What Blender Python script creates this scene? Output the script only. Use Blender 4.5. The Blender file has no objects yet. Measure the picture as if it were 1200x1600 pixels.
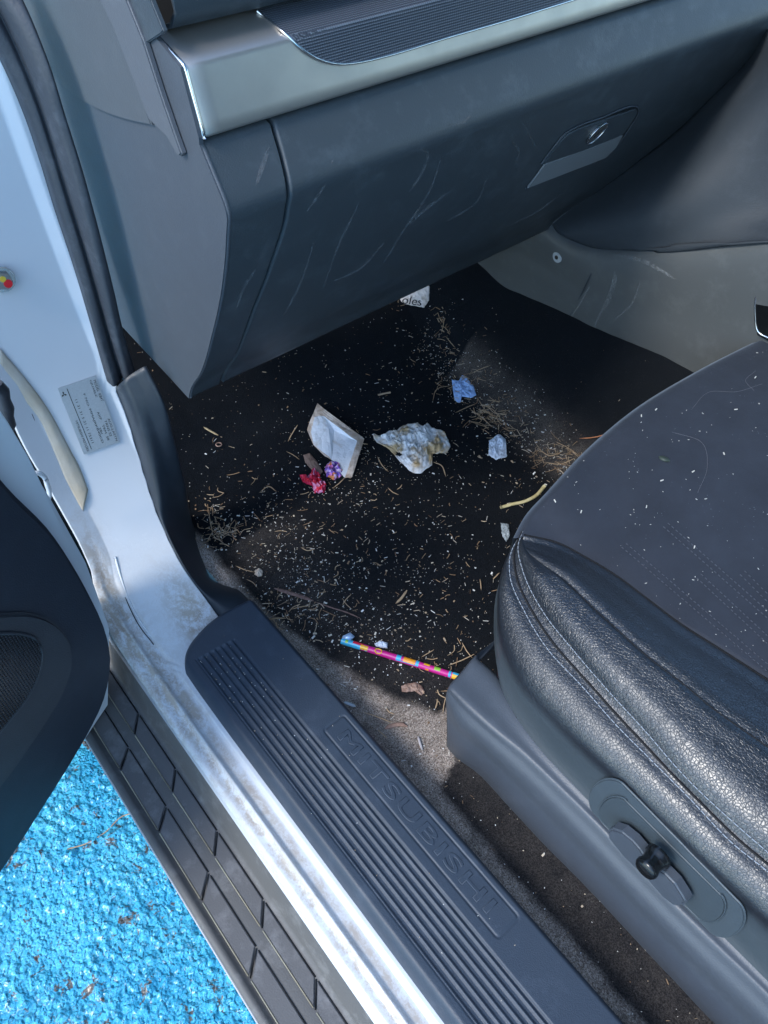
import bpy, bmesh, math, random
import numpy as np
from mathutils import Vector, Matrix, noise as mn
random.seed(7); rng = np.random.default_rng(7)
D = bpy.data
scene = bpy.context.scene
COL = scene.collection

# ------------------------------------------------------------------ camera
FOC = 1204.0
_vx = np.array([2176, -1344, FOC]); _vy = np.array([-1476, -1310, FOC])
AX = _vx / np.linalg.norm(_vx); AY = _vy - AX * (_vy @ AX); AY /= np.linalg.norm(AY); AZ = np.cross(AX, AY)
CAM = np.array([0, 0, 1.46])
cd = D.cameras.new('camera'); cam = D.objects.new('camera', cd); COL.objects.link(cam)
right = [AX[0], AY[0], AZ[0]]; up = [-AX[1], -AY[1], -AZ[1]]; back = [-AX[2], -AY[2], -AZ[2]]
cam.matrix_world = Matrix(((right[0], up[0], back[0], CAM[0]), (right[1], up[1], back[1], CAM[1]),
                           (right[2], up[2], back[2], CAM[2]), (0, 0, 0, 1)))
cd.sensor_fit = 'VERTICAL'; cd.sensor_height = 24; cd.lens = FOC / 1600 * 24
cd.clip_start = 0.02; cd.clip_end = 500
scene.camera = cam
# ------------------------------------------------------------------ world and sun
SUN_EL, SUN_ROT = 47, 276
w = D.worlds.new('World'); scene.world = w; w.use_nodes = True
nt = w.node_tree; nt.nodes.clear()
sky = nt.nodes.new('ShaderNodeTexSky'); sky.sky_type = 'NISHITA'; sky.sun_disc = False
sky.sun_elevation = math.radians(SUN_EL); sky.sun_rotation = math.radians(SUN_ROT); sky.dust_density = .8; sky.ozone_density = 1.4; sky.air_density = 1.0
bg = nt.nodes.new('ShaderNodeBackground'); bg.inputs[1].default_value = 0.13
wo = nt.nodes.new('ShaderNodeOutputWorld')
tint = nt.nodes.new('ShaderNodeMix'); tint.data_type = 'RGBA'; tint.blend_type = 'MULTIPLY'; tint.inputs[0].default_value = 1; tint.inputs[7].default_value = (.88, 1.0, 1.06, 1)
nt.links.new(sky.outputs[0], tint.inputs[6]); nt.links.new(tint.outputs[2], bg.inputs[0]); nt.links.new(bg.outputs[0], wo.inputs[0])
sl = D.lights.new('sun', 'SUN'); sl.energy = 0.75; sl.angle = math.radians(14); sl.color = (1, .95, .88)
so = D.objects.new('sun', sl); COL.objects.link(so); so.location = (-3, -3, 5)
_a = math.radians(SUN_ROT); _e = math.radians(SUN_EL)
so.rotation_euler = Vector((math.sin(_a) * math.cos(_e), math.cos(_a) * math.cos(_e), math.sin(_e))).to_track_quat('Z', 'Y').to_euler()
vs = scene.view_settings; vs.view_transform = 'Standard'; vs.look = 'None'; vs.gamma = 1; vs.exposure = 1.8
scene.cycles.max_bounces = 8

# ------------------------------------------------------------------ picking points on real surfaces
def ray(px, py):
    d = np.array([px - 600, py - 800, FOC]); return np.array([d @ AX, d @ AY, d @ AZ])
def on(px, py, i, v):
    r = ray(px, py); return CAM + r * ((v - CAM[i]) / r[i])
PX = lambda px, py, x: on(px, py, 0, x)
PY = lambda px, py, y: on(px, py, 1, y)
PZ = lambda px, py, z: on(px, py, 2, z)
def PP(px, py, p0, n):
    r = ray(px, py); n = np.array(n, float); return CAM + r * ((n @ (np.array(p0) - CAM)) / (n @ r))
def hit(px, py, F, t0=.3, t1=2.6, n=500):
    r = ray(px, py); r = r / np.linalg.norm(r)
    a = t0; fa = F(CAM + r * a)
    for k in range(1, n + 1):
        b = t0 + (t1 - t0) * k / n; fb = F(CAM + r * b)
        if fa > 0 and fb <= 0:
            for _ in range(30):
                m = (a + b) / 2
                if F(CAM + r * m) > 0: a = m
                else: b = m
            return CAM + r * b
        a, fa = b, fb
    raise ValueError(('no hit', px, py))
def cr(P, n, lin=False):
    P = np.array(P, float); d = np.r_[0, np.cumsum(np.linalg.norm(np.diff(P, axis=0), axis=1) + 1e-9)]; d /= d[-1]
    t = np.linspace(0, 1, n)
    if lin or len(P) < 3: return np.stack([np.interp(t, d, P[:, k]) for k in range(P.shape[1])], 1)
    m = np.zeros_like(P)
    for i in range(1, len(P) - 1):
        h0, h1 = d[i] - d[i-1], d[i+1] - d[i]
        m[i] = ((P[i] - P[i-1]) / h0 * h1 + (P[i+1] - P[i]) / h1 * h0) / (h0 + h1)
    m[0] = (P[1] - P[0]) / (d[1] - d[0]); m[-1] = (P[-1] - P[-2]) / (d[-1] - d[-2])
    i = np.clip(np.searchsorted(d, t, side='right') - 1, 0, len(P) - 2); h = (d[i+1] - d[i]); u = ((t - d[i]) / h)[:, None]; h = h[:, None]
    return (2*u**3 - 3*u**2 + 1) * P[i] + (u**3 - 2*u**2 + u) * h * m[i] + (-2*u**3 + 3*u**2) * P[i+1] + (u**3 - u**2) * h * m[i+1]

# ------------------------------------------------------------------ objects
def tag(o, label=None, cat=None, group=None, kind=None):
    if label: o['label'] = label
    if cat: o['category'] = cat
    if group: o['group'] = group
    if kind: o['kind'] = kind
    return o
def link(name, me, mat, parent=None, smooth=True):
    if smooth:
        me.polygons.foreach_set('use_smooth', [True] * len(me.polygons))
    if mat is not None:
        for m in (mat if isinstance(mat, (list, tuple)) else [mat]): me.materials.append(m)
    o = D.objects.new(name, me); COL.objects.link(o)
    if parent is not None:
        o.parent = parent; o.matrix_parent_inverse = PINV[parent.name] if parent.name in PINV else parent.matrix_basis.inverted()
    return o
PINV = {}
def mesh(name, V, F, mat, parent=None, smooth=True):
    me = D.meshes.new(name); me.from_pydata([tuple(v) for v in V], [], F); me.update()
    return link(name, me, mat, parent, smooth)
def gridfaces(nr, nc, off=0, closed=False):
    F = []
    for i in range(nr - 1):
        for j in range(nc - (0 if closed else 1)):
            k = (j + 1) % nc
            F.append((off + i*nc + j, off + i*nc + k, off + (i+1)*nc + k, off + (i+1)*nc + j))
    return F
def G(name, A, mat, parent=None, smooth=True, solid=None, flip=False):
    A = np.asarray(A); nr, nc = A.shape[:2]; F = gridfaces(nr, nc)
    if flip: F = [f[::-1] for f in F]
    o = mesh(name, A.reshape(-1, 3), F, mat, parent, smooth)
    if solid:
        s = o.modifiers.new('s', 'SOLIDIFY'); s.thickness = abs(solid); s.offset = -1 if solid > 0 else 1
    return o
def loft(rows, nu=60, nv=40, lin=False):
    R = np.array([cr(r, nu) for r in rows])                # rows x nu x 3
    d = np.r_[0, np.cumsum(np.mean(np.linalg.norm(np.diff(R, axis=0), axis=2), axis=1))]; d /= d[-1]
    out = np.zeros((nv, nu, 3)); t = np.linspace(0, 1, nv)
    for j in range(nu):
        P = R[:, j]
        if lin: out[:, j] = np.stack([np.interp(t, d, P[:, k]) for k in range(3)], 1); continue
        m = np.zeros_like(P)
        for i in range(1, len(P) - 1):
            h0, h1 = d[i] - d[i-1], d[i+1] - d[i]
            m[i] = ((P[i] - P[i-1]) / h0 * h1 + (P[i+1] - P[i]) / h1 * h0) / (h0 + h1)
        m[0] = (P[1] - P[0]) / (d[1] - d[0]); m[-1] = (P[-1] - P[-2]) / (d[-1] - d[-2])
        i = np.clip(np.searchsorted(d, t, side='right') - 1, 0, len(P) - 2); h = d[i+1] - d[i]; u = ((t - d[i]) / h)[:, None]; h = h[:, None]
        out[:, j] = (2*u**3 - 3*u**2 + 1) * P[i] + (u**3 - 2*u**2 + u) * h * m[i] + (-2*u**3 + 3*u**2) * P[i+1] + (u**3 - u**2) * h * m[i+1]
    return out
def tube_data(P, r, ns=8, n=None, off=0, ends=True, flat=None):
    if n: P = cr(P, n)
    P = np.array(P, float); T = np.gradient(P, axis=0); T /= np.linalg.norm(T, axis=1)[:, None] + 1e-12
    ref = np.array([0, 0, 1.]) if abs(T[0][2]) < .9 else np.array([1., 0, 0])
    V = []; rr = np.broadcast_to(r, (len(P),))
    for i in range(len(P)):
        a = np.cross(T[i], ref); a /= np.linalg.norm(a) + 1e-12; b = np.cross(a, T[i])
        for k in range(ns):
            th = 2 * math.pi * k / ns; V.append(P[i] + rr[i] * (a * math.cos(th) + b * math.sin(th) * (flat or 1)))
    F = gridfaces(len(P), ns, off, True)
    if ends: F.append(tuple(off + k for k in range(ns))); F.append(tuple(off + (len(P)-1)*ns + k for k in range(ns))[::-1])
    return V, F
def tube(name, P, r, mat, parent=None, ns=8, n=None, flat=None):
    V, F = tube_data(P, r, ns, n, flat=flat); return mesh(name, V, F, mat, parent)
def tubes(name, L, mat, parent=None, ns=6):
    V = []; F = []
    for P, r in L:
        v, f = tube_data(P, r, ns, off=len(V)); V += v; F += f
    return mesh(name, V, F, mat, parent)
def box(name, lo, hi, mat, parent=None, bev=.003):
    bm = bmesh.new(); bmesh.ops.create_cube(bm, size=1)
    lo = np.array(lo); hi = np.array(hi)
    for v in bm.verts: v.co = Vector((lo + hi) / 2 + np.array(v.co) * (hi - lo))
    if bev: bmesh.ops.bevel(bm, geom=bm.edges[:], offset=bev, segments=3, affect='EDGES')
    me = D.meshes.new(name); bm.to_mesh(me); bm.free()
    return link(name, me, mat, parent, False)
def slab(name, P, nrm, th, mat, parent=None, bev=0, smooth=False):
    """closed polygon P (world points) given thickness th along nrm, top edge bevelled"""
    P = [Vector(p) for p in P]; nrm = Vector(nrm).normalized(); bm = bmesh.new()
    vs_ = [bm.verts.new(p) for p in P]; f = bm.faces.new(vs_); bm.normal_update()
    if f.normal.dot(nrm) < 0: f.normal_flip()
    r = bmesh.ops.extrude_face_region(bm, geom=[f]); top = [g for g in r['geom'] if isinstance(g, bmesh.types.BMVert)]
    for v in top: v.co += nrm * th
    bm.normal_update()
    if bev:
        te = [e for e in bm.edges if all(v in top for v in e.verts)]
        bmesh.ops.bevel(bm, geom=te, offset=bev, segments=3, affect='EDGES', clamp_overlap=True)
    bmesh.ops.recalc_face_normals(bm, faces=bm.faces)
    me = D.meshes.new(name); bm.to_mesh(me); bm.free()
    return link(name, me, mat, parent, smooth)

# ------------------------------------------------------------------ materials
class NT:
    def __init__(s, name):
        s.m = D.materials.new(name); s.m.use_nodes = True; s.t = s.m.node_tree; s.t.nodes.clear()
        s.out = s.n('ShaderNodeOutputMaterial'); s.p = s.n('ShaderNodeBsdfPrincipled'); s.l(s.p.outputs[0], s.out.inputs[0])
        s.tc = s.n('ShaderNodeTexCoord')
    def n(s, t, **k):
        x = s.t.nodes.new(t)
        for a, b in k.items(): setattr(x, a, b)
        return x
    def l(s, a, b): s.t.links.new(a, b)
    def set(s, inp, v):
        if isinstance(v, (int, float, tuple, list)):
            s.p.inputs[inp].default_value = (*v, 1) if isinstance(v, (tuple, list)) and len(v) == 3 else v
        else: s.l(v, s.p.inputs[inp])
    def noise(s, sc, det=4, rough=.5, dist=0, vec=None, scale3=None):
        x = s.n('ShaderNodeTexNoise'); x.inputs['Scale'].default_value = sc; x.inputs['Detail'].default_value = det
        x.inputs['Roughness'].default_value = rough; x.inputs['Distortion'].default_value = dist
        v = vec or s.tc.outputs['Object']
        if scale3:
            mp = s.n('ShaderNodeMapping'); mp.inputs['Scale'].default_value = scale3; s.l(v, mp.inputs[0]); v = mp.outputs[0]
        s.l(v, x.inputs['Vector']); return x.outputs['Fac']
    def vor(s, sc, feat='F1', vec=None, rnd=1):
        x = s.n('ShaderNodeTexVoronoi', feature=feat); x.inputs['Scale'].default_value = sc; x.inputs['Randomness'].default_value = rnd
        s.l(vec or s.tc.outputs['Object'], x.inputs['Vector']); return x.outputs['Distance']
    def ramp(s, f, stops):
        x = s.n('ShaderNodeValToRGB'); e = x.color_ramp.elements
        while len(e) < len(stops): e.new(.5)
        for q, (p, c) in zip(e, stops): q.position = p; q.color = (c, c, c, 1) if isinstance(c, (int, float)) else (*c, 1)
        s.l(f, x.inputs[0]); return x.outputs[0]
    def mix(s, f, a, b, mode='MIX'):
        x = s.n('ShaderNodeMix', data_type='RGBA', blend_type=mode)
        for i, v in ((0, f), (6, a), (7, b)):
            if isinstance(v, (int, float)): x.inputs[i].default_value = v if i == 0 else (v, v, v, 1)
            elif isinstance(v, tuple): x.inputs[i].default_value = (*v, 1)
            else: s.l(v, x.inputs[i])
        return x.outputs[2]
    def math(s, op, a, b=None, clamp=False):
        x = s.n('ShaderNodeMath', operation=op, use_clamp=clamp)
        for i, v in ((0, a), (1, b)):
            if v is None: continue
            if isinstance(v, (int, float)): x.inputs[i].default_value = v
            else: s.l(v, x.inputs[i])
        return x.outputs[0]
    def bump(s, h, st=.3, dist=.001, nrm=None):
        x = s.n('ShaderNodeBump'); x.inputs['Strength'].default_value = st if isinstance(st, (int, float)) else 1
        if not isinstance(st, (int, float)): s.l(st, x.inputs['Strength'])
        x.inputs['Distance'].default_value = dist; s.l(h, x.inputs['Height'])
        if nrm: s.l(nrm, x.inputs['Normal'])
        return x.outputs[0]
    def attr(s, n):
        x = s.n('ShaderNodeAttribute'); x.attribute_name = n; return x.outputs['Fac'], x.outputs['Color']

def plastic(name, col, rough=.5, grain=650, gs=.30, dust=.15, spec=.5):
    k = NT(name)
    big = k.noise(9, 4, .6); spk = k.ramp(k.vor(160), [(0.03, 1), (.07, 0)]); sm = k.noise(30, 5, .7)
    m = k.math('MULTIPLY', k.ramp(sm, [(.52, 0), (.75, 1)]), dust)
    dc = k.math('ADD', m, k.math('MULTIPLY', k.math('MULTIPLY', spk, k.ramp(k.noise(60, 2), [(.62, 0), (.7, 1)])), dust * 2), clamp=True)
    k.set('Base Color', k.mix(dc, tuple(col), tuple(min(1, c * 2.6 + .06) for c in col)))
    k.set('Roughness', k.math('ADD', k.math('MULTIPLY', big, .22), rough - .1))
    k.p.inputs['Specular IOR Level'].default_value = spec
    k.set('Normal', k.bump(k.noise(grain, 2, .6), gs, .0010)); return k.m
def simple(name, col, rough=.5, metal=0, bumpsc=None, bs=.2, coat=0, var=0):
    k = NT(name)
    k.set('Base Color', k.mix(k.ramp(k.noise(40, 4), [(.35, 0), (.65, 1)]), tuple(c * (1 - var) for c in col), tuple(col)) if var else tuple(col))
    k.set('Roughness', rough); k.set('Metallic', metal); k.p.inputs['Coat Weight'].default_value = coat
    if bumpsc: k.set('Normal', k.bump(k.noise(bumpsc, 3), bs, .001))
    return k.m
M = {}
M['dash'] = plastic('dash plastic', (.050, .061, .070), .46, dust=.20)
M['dash_side'] = plastic('dash side plastic', (.066, .074, .086), .50, dust=.06)
M['console'] = plastic('console plastic', (.098, .104, .104), .44, dust=.12)
M['plate'] = plastic('scuff plate plastic', (.032, .046, .068), .46, dust=.15, grain=900)
M['board'] = plastic('step rubber', (.125, .120, .115), .6, dust=.35, grain=500)
M['kick'] = plastic('kick trim plastic', (.024, .032, .042), .42, dust=.10)
M['door'] = plastic('door trim plastic', (.014, .020, .030), .50, dust=.08)
M['door2'] = plastic('speaker surround plastic', (.030, .034, .040), .46, dust=.08)
M['cover'] = plastic('seat cover plastic', (.062, .074, .092), .40, dust=.08)
M['rubber'] = plastic('seal rubber', (.040, .046, .056), .45, dust=.35, grain=300, gs=.4)
M['black'] = simple('black gap', (.004, .004, .005), .8)
M['gloss'] = simple('gloss black', (.006, .007, .008), .22)
M['chrome'] = simple('chrome edge', (.75, .76, .78), .18, 1)
M['lock'] = simple('lock metal', (.5, .5, .5), .3, 1)
M['thread'] = simple('grey thread', (.26, .29, .33), .6)
M['thread_dark'] = simple('dark thread', (.060, .068, .088), .7)
def m_silver():
    k = NT('brushed silver trim'); n = k.noise(25, 5, .6); st = k.noise(500, 3, .6)
    k.set('Base Color', k.mix(k.ramp(n, [(.4, 0), (.7, .35)]), (.50, .465, .425), (.39, .365, .335))); k.set('Metallic', .85)
    k.set('Roughness', k.math('ADD', k.math('MULTIPLY', n, .2), .34)); k.set('Normal', k.bump(st, .08, .0005)); return k.m
M['silver'] = m_silver()
def m_paint():
    k = NT('white car paint'); a, c = k.attr('dirt')
    g = k.noise(1, 8, .75, .4, scale3=(75, 50, 65)); f = k.noise(420, 5, .75)
    mask = k.math('MULTIPLY', a, k.ramp(k.math('ADD', k.math('MULTIPLY', g, .7), k.math('MULTIPLY', f, .3)), [(.40, 0), (.56, 1)]), clamp=True)
    spk = k.math('MULTIPLY', k.ramp(k.vor(240), [(.05, 1), (.12, 0)]), k.math('ADD', k.math('MULTIPLY', a, 1.2), .0))
    m2 = k.math('MAXIMUM', mask, k.math('MULTIPLY', spk, .8), clamp=True)
    col = k.mix(k.math('MULTIPLY', m2, .85), (.66, .69, .72), k.mix(k.noise(30, 3), (.26, .17, .11), (.50, .46, .38)))
    k.set('Base Color', col); k.set('Roughness', k.math('ADD', k.math('MULTIPLY', m2, .5), .25))
    k.p.inputs['Coat Weight'].default_value = .25; k.set('Normal', k.bump(k.noise(8, 2), .25, .004)); return k.m
M['paint'] = m_paint()
def m_sealant():
    k = NT('aged seam sealant'); k.set('Base Color', k.mix(k.noise(18, 5, .6), (.58, .58, .55), (.46, .36, .22))); k.set('Roughness', .45)
    k.set('Normal', k.bump(k.noise(120, 3), .3, .002)); return k.m
M['sealant'] = m_sealant()
def m_leather(name='black leather', rough=.33):
    k = NT(name); a, c = k.attr('grain')
    nz = k.n('ShaderNodeTexNoise'); nz.inputs['Scale'].default_value = 90; nz.inputs['Detail'].default_value = 3
    k.l(k.tc.outputs['Object'], nz.inputs['Vector'])
    vm = k.n('ShaderNodeVectorMath', operation='MULTIPLY_ADD'); vm.inputs[1].default_value = (.006, .006, .006)
    k.l(nz.outputs['Color'], vm.inputs[0]); k.l(k.tc.outputs['Object'], vm.inputs[2])
    v = k.vor(300, 'DISTANCE_TO_EDGE', vm.outputs[0]); v2 = k.vor(140, 'DISTANCE_TO_EDGE', vm.outputs[0])
    h = k.ramp(v, [(0, 0), (.10, .7), (.5, 1)]); h2 = k.ramp(v2, [(0, 0), (.06, 1)])
    hh = k.math('ADD', k.math('MULTIPLY', h, .7), k.math('MULTIPLY', h2, .35))
    b = k.bump(hh, a, .00042)
    wr = k.bump(k.noise(30, 3, .5, 1.2), .17, .006, b); k.p.inputs['Specular IOR Level'].default_value = .9; k.p.inputs['Coat Weight'].default_value = .25; k.p.inputs['Coat Roughness'].default_value = .38
    k.set('Base Color', k.mix(k.ramp(a, [(.02, 1), (.35, 0)]), k.mix(hh, (.009, .011, .015), (.013, .016, .022)), (.060, .078, .090))); k.set('Roughness', k.math('ADD', k.math('MULTIPLY', k.noise(12, 3), .18), rough - .08))
    k.set('Normal', wr); return k.m
M['leather'] = m_leather(rough=.36)
def m_fabric():
    k = NT('suede seat fabric'); n = k.noise(16, 5, .65); f = k.noise(1800, 2, .5)
    spk = k.math('MULTIPLY', k.ramp(k.vor(210), [(.06, 1), (.11, 0)]), k.ramp(k.noise(45, 3), [(.55, 0), (.62, 1)]))
    c = k.mix(k.ramp(n, [(.3, 0), (.7, 1)]), (.013, .017, .027), (.022, .028, .042))
    k.set('Base Color', k.mix(k.math('MULTIPLY', spk, .45), c, (.35, .36, .42))); k.set('Roughness', .75)
    k.p.inputs['Sheen Weight'].default_value = .35; k.p.inputs['Sheen Roughness'].default_value = .4; k.p.inputs['Sheen Tint'].default_value = (.75, .87, 1, 1)
    k.set('Normal', k.bump(f, .35, .0006, k.bump(n, .25, .004))); return k.m
M['fabric'] = m_fabric()
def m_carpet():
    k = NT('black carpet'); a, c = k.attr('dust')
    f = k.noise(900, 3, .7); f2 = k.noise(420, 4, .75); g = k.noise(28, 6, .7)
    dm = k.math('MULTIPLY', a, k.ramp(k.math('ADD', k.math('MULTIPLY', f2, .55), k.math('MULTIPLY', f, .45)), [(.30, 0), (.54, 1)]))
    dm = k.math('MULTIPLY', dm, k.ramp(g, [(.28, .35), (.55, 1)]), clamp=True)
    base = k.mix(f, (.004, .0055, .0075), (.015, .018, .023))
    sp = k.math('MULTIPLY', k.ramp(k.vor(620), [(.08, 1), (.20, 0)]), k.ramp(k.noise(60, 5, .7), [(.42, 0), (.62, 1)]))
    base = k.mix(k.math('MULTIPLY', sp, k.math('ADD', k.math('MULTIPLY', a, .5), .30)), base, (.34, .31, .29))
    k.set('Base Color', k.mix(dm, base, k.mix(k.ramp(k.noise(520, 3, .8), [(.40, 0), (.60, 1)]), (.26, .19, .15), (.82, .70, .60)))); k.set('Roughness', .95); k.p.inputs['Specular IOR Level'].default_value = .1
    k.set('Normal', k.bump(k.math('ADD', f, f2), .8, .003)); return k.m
M['carpet'] = m_carpet()
def m_insert():
    k = NT('ribbed dark insert'); sx = k.n('ShaderNodeSeparateXYZ'); k.l(k.tc.outputs['Object'], sx.inputs[0])
    s = k.math('SINE', k.math('MULTIPLY', k.math('ADD', sx.outputs['Z'], k.math('MULTIPLY', sx.outputs['Y'], -1.0)), 3900))
    sp = k.math('SINE', k.math('MULTIPLY', sx.outputs['X'], 2600))
    h = k.math('ADD', s, k.math('MULTIPLY', sp, .4))
    k.set('Base Color', k.mix(k.ramp(h, [(.2, 0), (.8, 1)]), (.06, .068, .085), (.17, .19, .22))); k.set('Roughness', .42); k.set('Metallic', .3)
    k.set('Normal', k.bump(h, .5, .0008)); return k.m
M['insert'] = m_insert()
def m_mesh():
    k = NT('speaker mesh'); mp = k.n('ShaderNodeMapping'); mp.inputs['Rotation'].default_value = (0, 0, math.radians(28)); k.l(k.tc.outputs['Object'], mp.inputs[0])
    v = k.vor(330, 'F1', mp.outputs[0], .15); h = k.ramp(v, [(.35, 0), (.5, 1)])
    k.set('Base Color', k.mix(h, (.001, .001, .001), (.03, .035, .045))); k.set('Roughness', .4); k.set('Normal', k.bump(h, .8, .002)); return k.m
M['grille'] = m_mesh()
def m_ground():
    k = NT('blue painted aggregate'); a, c = k.attr('bare')
    n = k.noise(10, 5, .6); f = k.noise(160, 5, .7)
    blue = k.mix(k.ramp(n, [(.3, 0), (.7, 1)]), (.035, .40, .66), (.09, .56, .78))
    worn = k.ramp(k.math('ADD', k.math('MULTIPLY', k.noise(34, 6, .7, .6), .8), k.math('MULTIPLY', k.noise(7, 3), .2)), [(.575, 0), (.60, 1)])
    wn = worn
    k.set('Base Color', k.mix(wn, blue, k.mix(f, (.05, .045, .045), (.20, .17, .14))))
    k.set('Roughness', k.math('ADD', k.math('MULTIPLY', wn, .40), .09)); k.p.inputs['Coat Weight'].default_value = .4; k.p.inputs['Coat Roughness'].default_value = .15
    v = k.vor(170); k.set('Normal', k.bump(k.math('ADD', k.noise(240, 4, .6), k.math('MULTIPLY', v, -1.2)), .75, .006, k.bump(k.vor(75), .8, .012))); return k.m
M['ground'] = m_ground()
def m_crumb():
    k = NT('crumbs'); g = k.n('ShaderNodeNewGeometry')
    k.set('Base Color', k.ramp(g.outputs['Random Per Island'], [(0, (.12, .065, .035)), (.22, (.36, .24, .14)), (.45, (.62, .52, .38)), (.7, (.78, .75, .68)), (1, (.86, .86, .86))]))
    k.set('Roughness', .8); return k.m
M['crumb'] = m_crumb()
def m_straw():
    k = NT('dry straw'); g = k.n('ShaderNodeNewGeometry')
    k.set('Base Color', k.mix(k.noise(300, 3), k.ramp(g.outputs['Random Per Island'], [(0, (.22, .10, .05)), (.35, (.42, .27, .15)), (.7, (.62, .48, .31)), (1, (.76, .68, .55))]), (.36, .23, .13)))
    k.set('Roughness', .75); return k.m
M['straw'] = m_straw()
def m_paper(name, c1, c2, sc=30, th=(.5, .66)):
    k = NT(name); k.set('Base Color', k.mix(k.ramp(k.noise(sc, 5, .6, .5), [(th[0], 0), (th[1], 1)]), c1, c2)); k.set('Roughness', .7)
    k.set('Normal', k.bump(k.noise(220, 4, .6, .8), .4, .002)); return k.m
M['tissue'] = m_paper('stained tissue', (.86, .86, .86), (.60, .42, .22), 20, (.46, .58))
M['wrapper'] = m_paper('white paper', (.80, .83, .88), (.60, .55, .48), 30, (.55, .72))
M['kraft'] = m_paper('beige paper edge', (.70, .60, .52), (.44, .33, .25), 60, (.4, .6))
M['card'] = m_paper('brown card', (.22, .15, .12), (.15, .09, .07), 120)
M['newsprint'] = m_paper('pinkish paper', (.78, .70, .66), (.50, .42, .36), 60)
M['blue_paper'] = m_paper('pale blue paper', (.34, .52, .85), (.28, .42, .72), 60)
M['white_paper'] = m_paper('white scrap', (.66, .74, .86), (.60, .66, .76), 60)
M['leaf'] = m_paper('dry leaf', (.36, .24, .19), (.26, .16, .12), 150, (.4, .6))
M['bark'] = m_paper('dry bark', (.28, .17, .14), (.17, .10, .08), 150, (.4, .6))
M['ink'] = simple('printed ink', (.02, .02, .02), .6)
M['film'] = simple('grey film', (.30, .34, .36), .25)
def m_foil(name, cols, sc):
    k = NT(name); x = k.n('ShaderNodeTexVoronoi'); x.inputs['Scale'].default_value = sc; k.l(k.tc.outputs['Object'], x.inputs['Vector'])
    sp = k.n('ShaderNodeSeparateColor'); k.l(x.outputs['Color'], sp.inputs[0]); r = k.ramp(sp.outputs[0], [(i / len(cols), c) for i, c in enumerate(cols)])
    D.materials[k.m.name].node_tree.nodes[-1].color_ramp.interpolation = 'CONSTANT'
    k.set('Base Color', r); k.set('Roughness', .25); k.set('Metallic', .3); k.set('Normal', k.bump(k.noise(150, 4, .6, .5), .5, .004)); return k.m
M['foil_red'] = m_foil('red foil', [(.65, .02, .05), (.75, .05, .12), (.55, .02, .08), (.75, .3, .5)], 160)
M['foil_purple'] = m_foil('purple foil', [(.30, .15, .65), (.55, .4, .8), (.75, .25, .6), (.15, .08, .35), (.8, .6, .85), (.7, .25, .1)], 170)

# ------------------------------------------------------------------ ground: one sheet, fine near the car
def vnoise(x, y, sc, seed):
    r = np.random.default_rng(seed).random((256, 256)); x = x * sc; y = y * sc; xi = np.floor(x).astype(int); yi = np.floor(y).astype(int)
    u = x - xi; v = y - yi; u = u*u*(3-2*u); v = v*v*(3-2*v); g = lambda a, b: r[a % 256, b % 256]
    return (g(xi, yi)*(1-u) + g(xi+1, yi)*u)*(1-v) + (g(xi, yi+1)*(1-u) + g(xi+1, yi+1)*u)*v
def cell(x, y, sc, seed):
    r = np.random.default_rng(seed); R = r.random((256, 256, 3)); x = x * sc; y = y * sc; xi = np.floor(x).astype(int); yi = np.floor(y).astype(int)
    best = np.full(x.shape, 9.); val = np.zeros(x.shape)
    for a in (-1, 0, 1):
        for b in (-1, 0, 1):
            c = R[(xi + a) % 256, (yi + b) % 256]; d = (x - (xi + a + c[..., 0]))**2 + (y - (yi + b + c[..., 1]))**2
            m = d < best; best = np.where(m, d, best); val = np.where(m, c[..., 2], val)
    return np.sqrt(best), val
def axis(lo, hi, st, far):
    a = np.arange(lo, hi, st); o = [hi]; s = st
    while o[-1] < far: s *= 1.35; o.append(o[-1] + s)
    p = [lo - st]; s = st
    while p[-1] > -far: s *= 1.35; p.append(p[-1] - s)
    return np.array(p[::-1] + list(a) + o)
gx = axis(-.80, .12, .0026, 120); gy = axis(-.25, 1.15, .0028, 120)
X_, Y_ = np.meshgrid(gx, gy, indexing='ij')
c1, v1 = cell(X_, Y_, 85, 1); c2, v2 = cell(X_, Y_, 190, 2); c3, v3 = cell(X_, Y_, 34, 9)
H = .0052 * np.clip(1 - c1 * 1.35, 0, 1) ** .8 * (.2 + v1) + .0022 * np.clip(1 - c2 * 1.3, 0, 1) * v2 + .007 * np.clip(1 - c3 * 2.4, 0, 1) * (v3 > .66) + .004 * vnoise(X_, Y_, 22, 3) + .004 * vnoise(X_, Y_, 70, 8) + .002 * vnoise(X_, Y_, 150, 18)
flatm = np.clip((vnoise(X_, Y_, 9, 4) - .62) * 6, 0, 1); H = H * (1 - .6 * flatm)
near = ((X_ > -.95) & (X_ < .3) & (Y_ > -.4) & (Y_ < 1.3)); H = np.where(near, H, .004)
go = G('ground', np.stack([X_, Y_, H], -1), M['ground'], smooth=True)
pits = (c3 < .16) & (v3 > .45) & (v3 < .58)
tag(go, kind='structure')

# ------------------------------------------------------------------ the car
car = D.objects.new('car', None); COL.objects.link(car); car.location = (.9, .3, 0); car.empty_display_size = .2
tag(car, 'white car with dark grey interior, open front door and littered black footwell carpet', 'car')
PINV['car'] = Matrix.Translation((-.9, -.3, 0))
def sub(parent):
    PINV[parent.name] = parent.matrix_parent_inverse.inverted() if False else Matrix.Identity(4)
    return parent

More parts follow.
